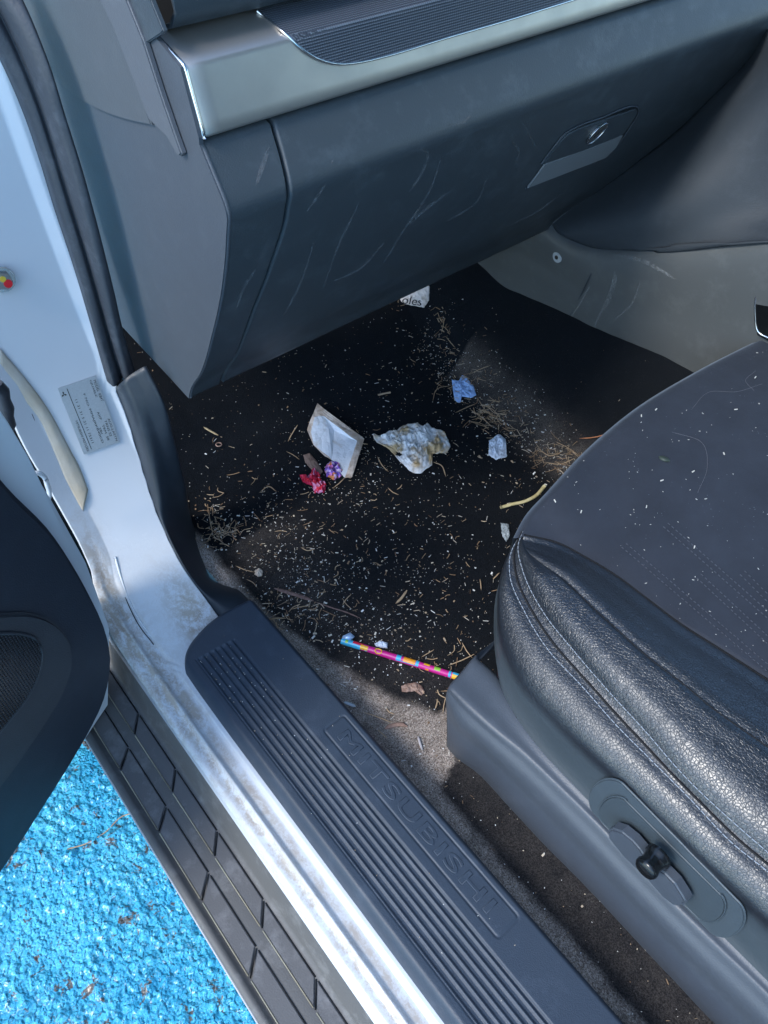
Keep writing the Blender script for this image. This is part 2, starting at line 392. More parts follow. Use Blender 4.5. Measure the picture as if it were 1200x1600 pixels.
# --- body shell: sill running forward and curling up into the hinge pillar
BP = np.array([(-1.6, .562), (.46, .562), (.56, .566), (.64, .578), (.71, .606), (.77, .650), (.82, .715), (.855, .80), (.878, .90), (.892, 1.02), (.90, 1.2), (.905, 1.6)])
bp = cr(BP[1:], 90); bp = np.vstack([np.stack([np.linspace(-1.6, .455, 12), np.full(12, .562)], 1), bp])
_bd = np.r_[0, np.cumsum(np.linalg.norm(np.diff(bp, axis=0), axis=1))]
_bn = np.gradient(bp, axis=0); _bn = np.stack([-_bn[:, 1], _bn[:, 0]], 1); _bn /= np.linalg.norm(_bn, axis=1)[:, None]      # points up / rearward
def body_F(p):
    d = bp - p[1:3]; i = np.argmin((d ** 2).sum(1)); return float(-(d[i] @ _bn[i]))
def body_s(p): return _bd[np.argmin(((bp - p[1:3]) ** 2).sum(1))]
def HB(px, py, off=0):
    return hit(px, py, lambda p: body_F(p) - off)
edge_px = [tuple(q[:2]) for q in cr([p + (0,) for p in [(0, 607), (17, 655), (42, 706), (72, 757), (100, 806), (128, 858), (144, 895), (153, 940), (163, 975), (180, 1005)]], 24)] + [ (225, 1072), (277, 1150), (330, 1225)]
eb = [HB(*p) for p in edge_px]; es = np.array([body_s(p) for p in eb]); ex = np.array([p[0] for p in eb]); o_ = np.argsort(es); es, ex = es[o_], ex[o_]
es = np.r_[-1, 0, es[0] - .05, es, es[-1] + .3, es[-1] + 3]; ex = np.r_[.079, .079, .079, ex, ex[-1] - .05, ex[-1] - .05]
kl = [(180, 606), (198, 650), (215, 700), (235, 765), (255, 820), (290, 890), (338, 957)]
kl = [tuple(q[:2]) for q in cr([p + (0,) for p in kl] + [(350, 975, 0)], 36)]; _k = [HB(*p) for p in kl]; _ks = np.array([body_s(p) for p in _k]); _kx = np.array([p[0] for p in _k]) - .002; _o = np.argsort(_ks)
_ks = np.r_[_ks[_o][0] - .03, _ks[_o], _ks[_o][-1] + .05]; _kx = np.r_[.2545, _kx[_o], .262]
rows = []; dirt = []
for i, s in enumerate(_bd):
    xl = np.interp(s, es, ex); low = np.clip((1.0 - (bp[i, 1] - .56) / .10), 0, 1)
    X = xl + np.linspace(0, 1, 110) * (np.interp(s, _ks, _kx) - xl); r = []
    for x in X:
        h = 0
        h += .007 * math.exp(-((x - .100) / .0035) ** 2) * low + (.006 * np.clip((x - .119) / .004, 0, 1)) * low
        h += .010 * max(0, 1 - (x - xl) / .030) * (1 - low) - .008 * max(0, 1 - (x - xl) / .008) ** 2 * low
        h += .008 * np.clip((x - .232) / .012, 0, 1) * (1 - low)
        r.append((x, bp[i, 0] + _bn[i, 0] * h, bp[i, 1] + _bn[i, 1] * h))
        q = 0.0
        if low > 0:
            q = low * (.16 + .62 * math.exp(-((x - .112) / .005) ** 2) + .55 * math.exp(-((x - .0935) / .0045) ** 2) + .5 * (bp[i, 0] > .5) * math.exp(-((x - .10) / .03) ** 2))
        cy = (bp[i, 0] - .625) / .07; q += .9 * math.exp(-cy * cy) * 1.5 * math.exp(-((x - .184) / .026) ** 2)
        q += .7 * math.exp(-((x - xl - .012) / .02) ** 2) * math.exp(-((bp[i, 1] - .62) / .08) ** 2)
        dirt.append(q)
    rows.append(r)
body = G('body_shell', rows, M['paint'], car, solid=None)
at = body.data.attributes.new('dirt', 'FLOAT', 'POINT'); at.data.foreach_set('value', np.clip(dirt, 0, 1.2))
sub(body)
sol = body.modifiers.new('s', 'SOLIDIFY'); sol.thickness = .004; sol.offset = -1
# outer sill skin and dark underside
G('sill_skin', [[(.079, y, .556) for y in (-1.6, 0, .9)], [(.074, y, .50) for y in (-1.6, 0, .9)], [(.10, y, .36) for y in (-1.6, 0, .9)], [(.40, y, .34) for y in (-1.6, 0, .9)]], M['paint'], body, solid=.003)
# hinge gap: dark cavity behind the wing, with a strap and a clip
G('hinge_cavity', [[(-.3, 1.02, z), (.0, .99, z), (.12, .97, z), (.22, .95, z)] for z in (.0, .45, .8, 1.5)], M['black'], body, solid=.01)
# seam sealant strip up the pillar
sr = [(0, 545), (40, 592), (75, 640), (105, 695), (126, 735), (137, 765)]; sL = [(0, 588), (30, 616), (60, 652), (86, 708), (110, 765), (130, 800)]
A = [HB(*p, .0008) for p in sr]; B = [HB(*p, .0008) for p in sL]; Mid = [HB((a[0] + b[0]) / 2, (a[1] + b[1]) / 2, .0028) for a, b in zip(sr, sL)]
G('seam_sealant', loft([A, Mid, B], 50, 8), M['sealant'], body, solid=.0012)
tube('panel_seam', [HB(*p, .001) for p in [(28, 614), (50, 648), (64, 690), (88, 735), (108, 785), (122, 812), (134, 835)]], .0008, M['black'], body, n=50)
tube('flange_edge', [HB(*p, .002) for p in [(180, 870), (190, 905), (203, 940), (222, 975), (245, 1003), (262, 1025)]], .0016, M['paint'], body, n=40)
tube('flange_gap', [HB(*p, .001) for p in [(178, 872), (187, 907), (199, 941), (217, 977), (240, 1007)]], .0006, M['black'], body, n=40)

slab('drain_gap', [HB(*p, .0008) for p in [(0, 566), (14, 578), (26, 592), (32, 606), (24, 612), (10, 600), (0, 598)]], (0, -1, .2), .0012, M['black'], body)
# hinge pieces in the gap
hp = lambda px, py: PY(px, py, .93)
tube('check_strap', [PY(*p, .78) for p in [(48, 742), (58, 739), (68, 744), (74, 758), (77, 772), (73, 783), (62, 784)]], .0032, M['paint'], body, n=40)
tube('cable_boot', [PY(*p, .78) for p in [(-6, 600), (2, 612), (6, 625), (9, 638), (11, 650), (12, 662), (10, 674), (8, 684)]], [.007, .009, .007, .009, .007, .009, .007, .005], M['rubber'], body, ns=12)

# --- side step
M['pad'] = plastic('tread pad rubber', (.118, .114, .114), .58, dust=.35, grain=500)
prof = [(-.012, .43), (-.0135, .485), (-.012, .494), (-.009, .4965), (-.0035, .4965), (-.002, .4945), (.030, .4945), (.0600, .4945), (.0640, .4960), (.0690, .508), (.0755, .532), (.080, .552)]
pf = cr([(a, b, 0) for a, b in prof], 70); pf[:, 2] = 0
ys = np.linspace(-1.5, 1.5, 40)
stepo = sub(G('side_step', [[(a, y, b) for y in ys] for a, b, _ in pf], M['board'], car, solid=-.003))
tube('step_edge', [(-.0128, -1.5, .493), (-.0128, 1.5, .493)], .0012, simple('pale step edge', (.45, .45, .45), .5), stepo)  # thin paler line along the outer edge of the step
def w5(px, py): return PZ(px, py, .4945)[:2]
rA = np.mean([w5(132, 1115)[0], w5(312, 1397)[0]]); rB = np.mean([w5(145, 1085)[0], w5(325, 1362)[0]]); rC = np.mean([w5(152, 1060)[0], w5(332, 1330)[0]]); rD = np.mean([w5(157, 1032)[0], w5(407, 1397)[0]])
def tiles(x0, x1, e0, e1, pitch):
    """raised parallelogram pads; e0/e1 = y of the pad's rear end at its outer and inner side"""
    n = 0
    for k in range(-7, 12):
        y0, y1 = e0 + k * pitch, e1 + k * pitch; g = .006
        P = [(x0, y0, .4945), (x1, y1, .4945), (x1, y1 + pitch - g, .4945), (x0, y0 + pitch - g, .4945)]
        slab('tread_pad', P, (0, 0, 1), .0013, M['pad'], stepo, bev=.0007)
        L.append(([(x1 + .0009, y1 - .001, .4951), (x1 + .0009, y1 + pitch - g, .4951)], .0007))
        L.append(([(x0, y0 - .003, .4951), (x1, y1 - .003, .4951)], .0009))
        Lt.append(([(x0 - .0006, y0, .4956), (x0 - .0006, y0 + pitch - g, .4956)], .0008))
L = []; Lt = []
a, b = w5(267, 1235), w5(274, 1200); a2, b2 = w5(332, 1330), w5(341, 1300)
tiles(rC, rD, a[1], b[1], (b[1] - b2[1] + a[1] - a2[1]) / 2)
PITCH = (b[1] - b2[1] + a[1] - a2[1]) / 2
a, b = w5(247, 1296), w5(257, 1260); tiles(rA, rB, a[1], b[1], PITCH)
tubes('pad_gap_shade', L, M['black'], stepo, ns=6)  # black tubes along the pad edges stand in for the shadow in the gaps
tubes('groove_dirt', Lt, simple('dried mud line', (.30, .27, .20), .9), stepo, ns=6)

# --- sill scuff plate
fr = [PZ(*p, .578)[:2] for p in [(290, 1052), (286, 1035), (287, 1020), (293, 1006), (305, 990), (330, 966), (352, 952), (385, 936)]]
fr = np.array(fr); fr[0, 0] = .1275; fr[-1, 0] = .2585
for i in range(1, len(fr)): fr[i, 0] = max(fr[i, 0], fr[i-1, 0] + .0004)
XL, XR = .1275, .2585
frc = cr(fr, 200)
yfront = lambda x: np.interp(x, frc[:, 0], frc[:, 1])
rib0, rib1 = .1465, .2045
pr = [PZ(*p, .588) for p in [(297, 1035), (368, 997)]]
def ribfront(x): return pr[0][1] + (pr[1][1] - pr[0][1]) * (x - pr[0][0]) / (pr[1][0] - pr[0][0])
fx0, fx1, fy0, fy1 = .2165, .2475, .088, .385
def sdbox(x, y, x0, x1, y0, y1, r):
    cx, cy = (x0+x1)/2, (y0+y1)/2; qx = abs(x-cx) - (x1-x0)/2 + r; qy = abs(y-cy) - (y1-y0)/2 + r
    return math.hypot(max(qx, 0), max(qy, 0)) + min(max(qx, qy), 0) - r
yy = np.r_[np.linspace(-1.2, .05, 30), np.arange(.055, .12, .0012), np.linspace(.122, .35, 40), np.arange(.352, .40, .0012), np.linspace(.402, .44, 8)]
xx = np.r_[np.linspace(XL, .1465, 16), np.arange(.147, .205, .0007), np.linspace(.2055, XR, 62)]
fcol = np.linspace(0, 1, 110)[1:]
A = []
for x in xx:
    r = []; yf = yfront(x); Y = list(yy) + list(.44 + fcol * (yf - .44))
    for y in Y:
        d = min(x - XL, (yf - y) * .8); d = max(d, 0)
        z = .566 + .0225 * (1 - max(0, 1 - d / .013) ** 2.2)
        rf = ribfront(x); inn = min((x - rib0) / .002, (rib1 - x) / .002, (rf - y) / .003)
        if inn > 0:
            ph = ((x - rib0) / (rib1 - rib0) * 7) % 1; tri = (1 - abs(ph - .3) / .3) if ph < .6 else 0
            z += min(inn, 1) * (-.0022 + .0021 * max(tri, 0) ** .8)
        s = sdbox(x, y, fx0, fx1, fy0, fy1, .004); z -= .0011 * math.exp(-(s / .0011) ** 2)
        dr = XR - x
        if dr < .006: z -= .006 * (1 - dr / .006) ** 2
        r.append((x, y, z))
    A.append(r)
A.append([(XR + .001, p[1], .545) for p in A[-1]])
plate = sub(G('scuff_plate', A, M['plate'], car))
fcu = D.curves.new('raised_lettering', 'FONT'); fcu.body = 'MITSUBISHI'; fcu.size = .0245; fcu.extrude = .0004; fcu.bevel_depth = .0005; fcu.bevel_resolution = 2; fcu.space_character = 1.12
fo = D.objects.new('tmp', fcu); COL.objects.link(fo); bpy.context.view_layer.update()
me = D.meshes.new_from_object(fo.evaluated_get(bpy.context.evaluated_depsgraph_get())); D.objects.remove(fo)
P = np.array([v.co[:] for v in me.vertices]); w_ = P[:, 0].max() - P[:, 0].min(); h_ = P[:, 1].max() - P[:, 1].min()
y0_, y1_, x0_, x1_ = .367, .112, .2235, .2405
for v in me.vertices:
    u = (v.co.x - P[:, 0].min()) / w_; t = (v.co.y - P[:, 1].min()) / h_
    v.co = Vector((x0_ + (x1_ - x0_) * t, y0_ + (y1_ - y0_) * u, .5886 + v.co.z))
link('raised_lettering', me, M['plate'], plate, smooth=False)

# --- kick trim and weather seal
kr = [(228, 572), (252, 620), (272, 690), (288, 755), (305, 830), (338, 892), (387, 934), (400, 950)]
Lk = [HB(*p, .004) for p in kl]; Lk0 = [p + np.array([-.003, .014, -.008]) for p in Lk]
Rk = list(cr([PX(*p, x) for p, x in zip(kr, [.272, .274, .275, .275, .272, .265, .256, .254])], 36))
M1 = [a * .7 + b * .3 + np.array([-.010, -.016, .012]) for a, b in zip(Lk, Rk)]; M2 = [a * .35 + b * .65 + np.array([-.004, -.010, .010]) for a, b in zip(Lk, Rk)]
for i in range(30, 36):
    f_ = (i - 29) / 6; M1[i] += np.array([.004, .008, -.008]) * f_; M2[i] += np.array([.002, .004, -.008]) * f_; Rk[i][2] -= .010 * f_
Rk2 = [p + np.array([.004, .03, -.03]) for p in Rk]
G('kick_trim', loft([Lk0, Lk, M1, M2, Rk, Rk2], 70, 40), M['kick'], car, solid=.002)
sl_ = [(-60, -20), (0, 92), (40, 185), (62, 250), (85, 325), (110, 400), (135, 480), (155, 545), (172, 600)]
sr_ = [(0, -60), (35, 0), (75, 95), (105, 190), (130, 270), (152, 350), (176, 445), (196, 530), (213, 585)]
SL = [HB(*p, .010) for p in sl_]; SR = [PX(*p, .272) for p in sr_]
def lerp(a, b, t, dx=0, dy=0): return [p * (1 - t) + q * t + np.array([dx, dy, 0]) for p, q in zip(a, b)]
G('weather_seal', loft([[p + np.array([.0, .02, 0]) for p in SL], SL, lerp(SL, SR, .16, -.003, -.008), lerp(SL, SR, .34, 0, -.004), lerp(SL, SR, .40, .002, 0.002), lerp(SL, SR, .52, -.002, -.008), lerp(SL, SR, .75, -.002, -.013), lerp(SL, SR, .93, 0, -.006), SR, [p + np.array([0, .03, 0]) for p in SR]], 90, 60), M['rubber'], car, solid=.002)

# --- floor carpet
CRX = np.array([(.815, -1.0), (.815, .50), (.833, .61), (.868, .80), (.90, 1.0), (.93, 1.5)])
def floor_z(x, y):
    z = .535 + .022 * max(0, 1 - max(0, x - .262) / .045) ** 1.6
    if y > .84: z += .55 * (y - .84) ** 1.15 * min(1, (y - .84) / .08 + .2)
    xc = np.interp(y, CRX[:, 1], CRX[:, 0]); t = x - xc + .03
    if t > 0: z += .86 * t * min(1, t / .06)
    z += .004 * (mn.noise(Vector((x * 6, y * 6, 0)))) + .0015 * mn.noise(Vector((x * 30, y * 30, 3)))
    return z
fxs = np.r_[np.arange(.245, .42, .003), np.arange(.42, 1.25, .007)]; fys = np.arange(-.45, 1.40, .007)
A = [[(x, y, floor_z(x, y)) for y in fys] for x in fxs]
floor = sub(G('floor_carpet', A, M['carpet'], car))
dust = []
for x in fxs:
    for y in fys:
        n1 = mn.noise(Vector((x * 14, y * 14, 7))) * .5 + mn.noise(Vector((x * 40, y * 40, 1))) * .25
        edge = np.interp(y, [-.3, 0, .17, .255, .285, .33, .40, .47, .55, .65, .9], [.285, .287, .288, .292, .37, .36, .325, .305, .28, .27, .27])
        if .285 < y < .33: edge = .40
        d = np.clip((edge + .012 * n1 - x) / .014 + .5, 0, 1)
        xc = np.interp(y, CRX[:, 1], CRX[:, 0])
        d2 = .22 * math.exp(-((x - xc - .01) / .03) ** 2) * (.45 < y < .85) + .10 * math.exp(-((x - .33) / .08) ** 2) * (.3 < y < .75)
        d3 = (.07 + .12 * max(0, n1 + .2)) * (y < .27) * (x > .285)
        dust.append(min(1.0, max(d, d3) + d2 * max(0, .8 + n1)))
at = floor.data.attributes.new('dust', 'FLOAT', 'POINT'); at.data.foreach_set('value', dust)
FL = lambda px, py, off=0: hit(px, py, lambda p: p[2] - off - floor_z(p[0], p[1]), .6, 2.4, 260)

# --- dashboard: one section swept across the car
DP = [(.74, .86), (.742, .838), (.759, .827), (.748, .846), (.70, .905), (.652, .98), (.612, 1.05), (.590, 1.098), (.5775, 1.131), (.5742, 1.1395), (.5738, 1.146), (.5762, 1.153), (.588, 1.173), (.601, 1.194)]
dp = cr([(0, a, b) for a, b in DP[2:]], 70)[:, 1:]; dp = np.vstack([[(1.05, .86), (.80, .832)], dp, [(.612, 1.197), (.64, 1.197)]])
_dn = np.gradient(dp, axis=0); _dn = np.stack([-_dn[:, 1], _dn[:, 0]], 1); _dn /= np.linalg.norm(_dn, axis=1)[:, None]
_dd = np.r_[0, np.cumsum(np.linalg.norm(np.diff(dp, axis=0), axis=1))]
def dash_F(p):
    d = p[1:3] - dp; i = np.argmin((d ** 2).sum(1)); return float(d[i] @ _dn[i])
if dash_F(np.array([.5, .3, 1.0])) < 0: _dn = -_dn
def HD(px, py, off=0): return hit(px, py, lambda p: dash_F(p) - off, .5, 2.4, 300)
def dash_s(p): return _dd[np.argmin(((dp - p[1:3]) ** 2).sum(1))]
def dash_col(name, xa, xb, nx, mat, parent, puff=.0):
    A = []
    for i, (y, z) in enumerate(dp):
        s = _dd[i]; x0 = xa(s) if callable(xa) else xa; x1 = xb(s) if callable(xb) else xb; r = []
        W_ = abs(x1 - x0); ts = np.unique(np.clip(np.r_[0, .0004, .0009, .0016, .0026, .004, np.linspace(.008, W_ - .008, nx - 12), W_ - .004, W_ - .0026, W_ - .0016, W_ - .0009, W_ - .0004, W_], 0, W_)) / W_
        ts = np.r_[ts, np.full(nx - len(ts), 1.0)] if len(ts) < nx else ts
        for t in ts:
            e = min(t, 1 - t) * W_; h = -.003 * (max(0, 1 - e / .0026)) ** 2.2 + puff
            r.append((x0 + (x1 - x0) * t, y + _dn[i, 0] * h, z + _dn[i, 1] * h))
        A.append([(x0, r[0][1] - _dn[i, 0] * .01, r[0][2] - _dn[i, 1] * .01)] + r + [(x1, r[-1][1] - _dn[i, 0] * .01, r[-1][2] - _dn[i, 1] * .01)])
    return G(name, A, mat, parent)
sp = [HD(*p) for p in [(426, 192), (440, 240), (452, 300), (445, 350), (425, 410), (398, 480), (380, 530)]]
ss = np.array([dash_s(p) for p in sp]); sx = np.array([p[0] for p in sp]); o_ = np.argsort(ss); ss, sx = ss[o_], sx[o_]
seamx = lambda s: float(np.interp(s, ss, sx))
rp = [HD(*p) for p in [(1200, 47), (1170, 95), (1115, 150), (1060, 203), (1000, 250), (930, 302), (890, 329), (862, 350)]]
rs = np.array([dash_s(p) for p in rp]); rx = np.array([p[0] for p in rp]); o_ = np.argsort(rs); rs, rx = rs[o_], rx[o_]
rx = np.maximum.accumulate(rx[::1]) if rx[-1] > rx[0] else rx
rightx = lambda s: float(np.interp(s, rs, rx))
dash = sub(dash_col('dashboard', .30, lambda s: seamx(s) - .0012, 24, M['dash'], car))
gb = sub(dash_col('glovebox_lid', lambda s: seamx(s) + .0012, lambda s: rightx(s) + .004, 60, M['dash'], dash))
G('lid_gap', [[(seamx(_dd[i]) + dx, y - _dn[i, 0] * .006, z - _dn[i, 1] * .006) for dx in (-.004, .004)] for i, (y, z) in enumerate(dp)], M['black'], dash)
# end panel (plane facing the door)
def plane_x(name, pxs, x, th, mat, parent, bev=.001, lin=False):
    return slab(name, [PX(*p, x + th) for p in pxs], (-1, 0, 0), th, mat, parent, bev)
prof_e = [(.30, y, z) for y, z in dp[1:-2]] + [(.30, .60, 1.20), (.30, .61, 1.25), (.30, .65, 1.266), (.30, .66, 1.45), (.30, 1.10, 1.45), (.30, 1.10, .86)]
bm = bmesh.new(); f = bm.faces.new([bm.verts.new(p) for p in prof_e]); bmesh.ops.triangulate(bm, faces=[f])
me = D.meshes.new('end_panel'); bm.to_mesh(me); bm.free(); ep = link('end_panel', me, M['dash_side'], dash, False); m_ = ep.modifiers.new('s', 'SOLIDIFY'); m_.thickness = .004; m_.offset = 0
tube('panel_edge', [(.301, y + _dn[i + 2, 0] * -.001, z + _dn[i + 2, 1] * -.001) for i, (y, z) in enumerate(dp[2:-2])], .0022, M['dash_side'], dash, n=70)
slab('end_strip', [PX(*p, .297) for p in [(140, -60), (165, 0), (185, 42), (212, 112), (240, 185), (268, 212), (284, 240), (288, 243), (291, 238), (280, 207), (257, 140), (232, 62), (207, 0), (190, -60)]], (-1, 0, 0), .005, plastic('end strip plastic', (.10, .105, .115), .5, dust=.1), dash, bev=.0015)
pil = cr([np.array(p + (0,)) for p in [(20, 20), (75, 105), (125, 152), (165, 174), (200, 186), (241, 195)]], 14)[:, :2]
slab('pillar_trim', [PX(*p, .2975) for p in list(map(tuple, pil)) + [(215, 118), (188, 48), (168, 0), (140, -60), (0, -60)]], (-1, 0, 0), .003, plastic('pillar trim plastic', (.082, .088, .094), .5, dust=.05), dash, bev=.0012)
# upper pad
up_ = cr([(0, .66, 1.262), (0, .640, 1.268), (0, .630, 1.274), (0, .630, 1.29), (0, .645, 1.33), (0, .69, 1.37), (0, .80, 1.385), (0, 1.3, 1.40)], 40)[:, 1:]
G('dash_top_pad', [[(x, y, z) for x in [.312, .3125, .318] + list(np.linspace(.33, 1.6, 20))] for y, z in up_], M['dash'], dash, solid=.004)
tube('pad_edge', [(.313, y - .0005, z) for y, z in up_[4:22]], .0024, M['dash_side'], dash)
slab('pad_side', [PX(*p, .299) for p in [(205, 0), (233, 68), (258, 52), (262, 47), (243, 0), (225, -50), (185, -50)]], (-1, 0, 0), .004, M['dash'], dash, bev=.001)
# silver trim, two facets
t_T, t_M, t_B, t_B2 = (.652, 1.264), (.610, 1.250), (.598, 1.200), (.606, 1.197)
xsr = [.3015, .3035, .3065] + list(np.linspace(.32, 1.7, 30))
def facet(y, z): return [(x, y + max(0, (.3065 - x)) * .8, z) for x in xsr]
def br(a, b, n): return [(a[0] + (b[0] - a[0]) * t, a[1] + (b[1] - a[1]) * t) for t in np.linspace(0, 1, n)]
pts = br(t_T, (.6125, 1.2508), 5) + [(.6102, 1.2490)] + br((.6094, 1.2462), (.5983, 1.2015), 6) + [(.5990, 1.1990), t_B2, (.63, 1.1975)]
trim = sub(G('silver_trim', [facet(*p) for p in pts], M['silver'], dash))
tube('trim_end_edge', [(.3020, p[0] - .0005, p[1]) for p in pts[:-2]], .0016, M['chrome'], trim)
n_up = np.array([0, t_M[1] - t_T[1], -(t_M[0] - t_T[0])]); n_up = n_up / np.linalg.norm(n_up)
if n_up[2] < 0: n_up = -n_up
n_lo = np.array([0, -(t_M[1] - t_B[1]), (t_M[0] - t_B[0])]); n_lo = n_lo / np.linalg.norm(n_lo)
pM = (0, *t_M)
def TR(px, py, off=.0012):
    a = PP(px, py, np.array(pM) + n_up * off, n_up); b = PP(px, py, np.array(pM) + n_lo * off, n_lo)
    return a if a[1] > t_M[0] else b
ipx = [(402, 17), (425, 35), (450, 56), (472, 76), (492, 89), (525, 99), (560, 97), (600, 88), (700, 58), (800, 29), (900, -2), (1050, -48)]
low = cr([TR(*p) for p in ipx], 60)
A = []
for k in range(60):
    p = low[k]; ymax = .652; z_of = lambda y: (t_M[1] + (t_T[1] - t_M[1]) * (y - t_M[0]) / (t_T[0] - t_M[0])) if y > t_M[0] else (t_M[1] - (t_M[0] - y) * (t_M[1] - t_B[1]) / (t_M[0] - t_B[0]))
    # param along section: u = arc length from lower edge to the top of the facet
    la = math.hypot(t_M[0] - t_B[0], t_M[1] - t_B[1]); lb = math.hypot(t_T[0] - t_M[0], t_T[1] - t_M[1])
    def at_s(s):
        w_ = min(1, max(0, (s - la) / .008 + .5)); w_ = w_ * w_ * (3 - 2 * w_); q = s / la; q2 = (s - la) / lb
        a_ = np.array([t_B[0] + (t_M[0] - t_B[0]) * q, t_B[1] + (t_M[1] - t_B[1]) * q]); b_ = np.array([t_M[0] + (t_T[0] - t_M[0]) * q2, t_M[1] + (t_T[1] - t_M[1]) * q2])
        r_ = (a_ if s < la else b_) + (n_lo[1:] * (1 - w_) + n_up[1:] * w_) * .0016; return (float(r_[0]), float(r_[1]))
    s0 = math.hypot(p[1] - t_B[0], p[2] - t_B[1]) if p[1] <= t_M[0] and p[2] < t_M[1] else la + math.hypot(p[1] - t_M[0], p[2] - t_M[1])
    A.append([(p[0], *at_s(s)) for s in np.linspace(min(s0, la + lb - .001), la + lb + .004, 60)])
G('ribbed_insert', A, M['insert'], trim)
tube('insert_edge', low + np.array([0, -.0004, -.0004]), .0011, M['chrome'], trim)
# glovebox handle: recess, lip and lock
def HDp(pts, off): return [HD(*p, off) for p in pts]
def patch(name, pts, off, th, mat, parent, bev=.0):
    P = HDp(pts, off); c = np.mean(P, axis=0); n = np.cross(P[len(P)//3] - P[0], P[2*len(P)//3] - P[0]); n /= np.linalg.norm(n)
    if n @ (CAM - c) < 0: n = -n
    P = [p - n * ((p - c) @ n) for p in P]; return slab(name, P, n, th, mat, parent, bev), n, c
o1, hn, hc = patch('handle_recess', [(822, 294), (848, 258), (868, 228), (885, 208), (900, 199), (940, 184), (993, 166), (1000, 170), (999, 176), (985, 198), (965, 226), (950, 240), (935, 250)], .0005, .0008, simple('recess shade', (.010, .012, .014), .5), gb, 0)
o2, _, _ = patch('handle_face', [(848, 255), (868, 228), (885, 209), (900, 201), (940, 186), (992, 169), (996, 174), (975, 205), (965, 212), (910, 234)], .0010, .0022, M['dash'], gb, .0012)
o3, _, _ = patch('handle_pull', [(822, 294), (850, 256), (910, 235), (966, 213), (973, 211), (962, 230), (945, 246), (930, 252)], .0010, .0016, plastic('handle pull plastic', (.22, .23, .24), .38, dust=.05), gb, .0012)
rim = HDp([(846, 256), (866, 229), (884, 208), (900, 199), (940, 184), (990, 166), (997, 168), (998, 176), (985, 198), (962, 229), (940, 248), (900, 263), (822, 294)], .0014)
tube('handle_rim', rim, .0010, M['dash_side'], gb, n=70)
cc = HD(932, 207, .003); e1 = HD(946, 193, .003) - cc; e1 /= np.linalg.norm(e1); e2 = np.cross(hn, e1)
def disc(c, a, b, ra, rb, n, th, name, mat, parent, bev=.0005):
    return slab(name, [c + a * ra * math.cos(t) + b * rb * math.sin(t) for t in np.linspace(0, 2 * math.pi, 29)[:-1]], n, th, mat, parent, bev, )
ax1 = HD(949, 190, .003) - HD(917, 222, .003); r1 = np.linalg.norm(ax1) / 2; ax1 /= np.linalg.norm(ax1); ax2 = np.cross(hn, ax1)
lk = sub(disc(cc, ax1, ax2, r1, r1 * .78, hn, .0022, 'door_lock', M['lock'], gb, .0006))
slab('key_slot', [cc + hn * .0023 + ax1 * a + ax2 * b for a, b in ((-.006, -.0010), (.006, -.0010), (.006, .0010), (-.006, .0010))], hn, .0003, M['ink'], lk)
tube('lock_rim', [cc + hn * .0022 + (ax1 * r1 * math.cos(t) + ax2 * r1 * .78 * math.sin(t)) * .97 for t in np.linspace(0, 2 * math.pi, 40)], .0007, M['chrome'], lk)
# centre stack flank, right of the glovebox
seam = [HD(*p, .0) for p in [(1200, 47), (1170, 95), (1115, 150), (1060, 203), (1000, 250), (930, 302), (880, 335), (862, 350)]]
for p in seam: p += np.array([.001, .004, 0])
tube('stack_seam', [p + np.array([0, -.003, 0]) for p in seam], .0022, M['dash_side'], dash, n=80)
c_top = [(1300, 60), (1290, 120), (1270, 180), (1240, 250), (1200, 310), (1120, 350), (1020, 385), (930, 388)]
c_mid = [(1245, 50), (1225, 105), (1185, 165), (1140, 230), (1090, 285), (1010, 335), (930, 360), (885, 372)]
Cm = [PX(*p, x) for p, x in zip(c_mid, [1.075, 1.06, 1.045, 1.02, .993, .973, .968, .966])]
Cr = [PX(*p, x) for p, x in zip(c_top, [1.06, 1.055, 1.05, 1.04, 1.02, .99, .976, .976])]
extra = [PX(*p, x) for p, x in zip([(1420, 60), (1410, 120), (1400, 180), (1390, 250), (1370, 330), (1290, 372), (1200, 376), (1060, 384)], [1.07, 1.06, 1.055, 1.045, 1.03, .99, .976, .976])]
M['flank'] = plastic('stack flank plastic', (.034, .042, .050), .64, dust=.12)
G('stack_flank', loft([seam, Cm, Cr, extra], 50, 30), M['flank'], dash, solid=.003)
# console side
ct = [(700, 380), (790, 376), (860, 353), (890, 376), (930, 389), (1060, 385), (1200, 377), (1330, 372)]
cb = [(660, 360), (740, 405), (800, 443), (860, 481), (960, 552), (1050, 603), (1150, 660), (1320, 760)]
T1 = [PX(*p, .985) for p in ct]; B1 = [PX(*p, 1.0) for p in cb]
B2 = [p + np.array([.01, 0, -.08]) for p in B1]; T0 = [p + np.array([.03, 0, -.002]) for p in T1]
Mc = [a * .5 + b * .5 + np.array([-.006, 0, 0]) for a, b in zip(T1, B1)]
cons = sub(G('console_side', loft([T0, T1, Mc, B1, B2], 80, 40), M['console'], car, solid=.003))
def surf(o):
    V = np.array([v.co[:] for v in o.data.vertices]); D_ = V - CAM
    def f(px, py, lift=.0):
        r = ray(px, py); r = r / np.linalg.norm(r); t = D_ @ r; e = np.linalg.norm(D_ - t[:, None] * r, axis=1); i = np.argsort(e)[:4]; w_ = 1 / (e[i] + 1e-5)
        return CAM + r * ((t[i] * w_).sum() / w_.sum() - lift)
    return f
onc = surf(cons)
sc = onc(872, 401, .002)
disc(sc, np.array([0, 1., 0]), np.array([0, 0, 1.]), .0095, .0095, np.array([-1, 0, 0]), .004, 'trim_screw', simple('grey screw', (.42, .44, .45), .3), cons, .0015)
disc(sc + np.array([-.0042, 0, 0]), np.array([0, 1., 0]), np.array([0, 0, 1.]), .0035, .0035, np.array([-1, 0, 0]), .0004, 'screw_recess', M['ink'], cons, 0)
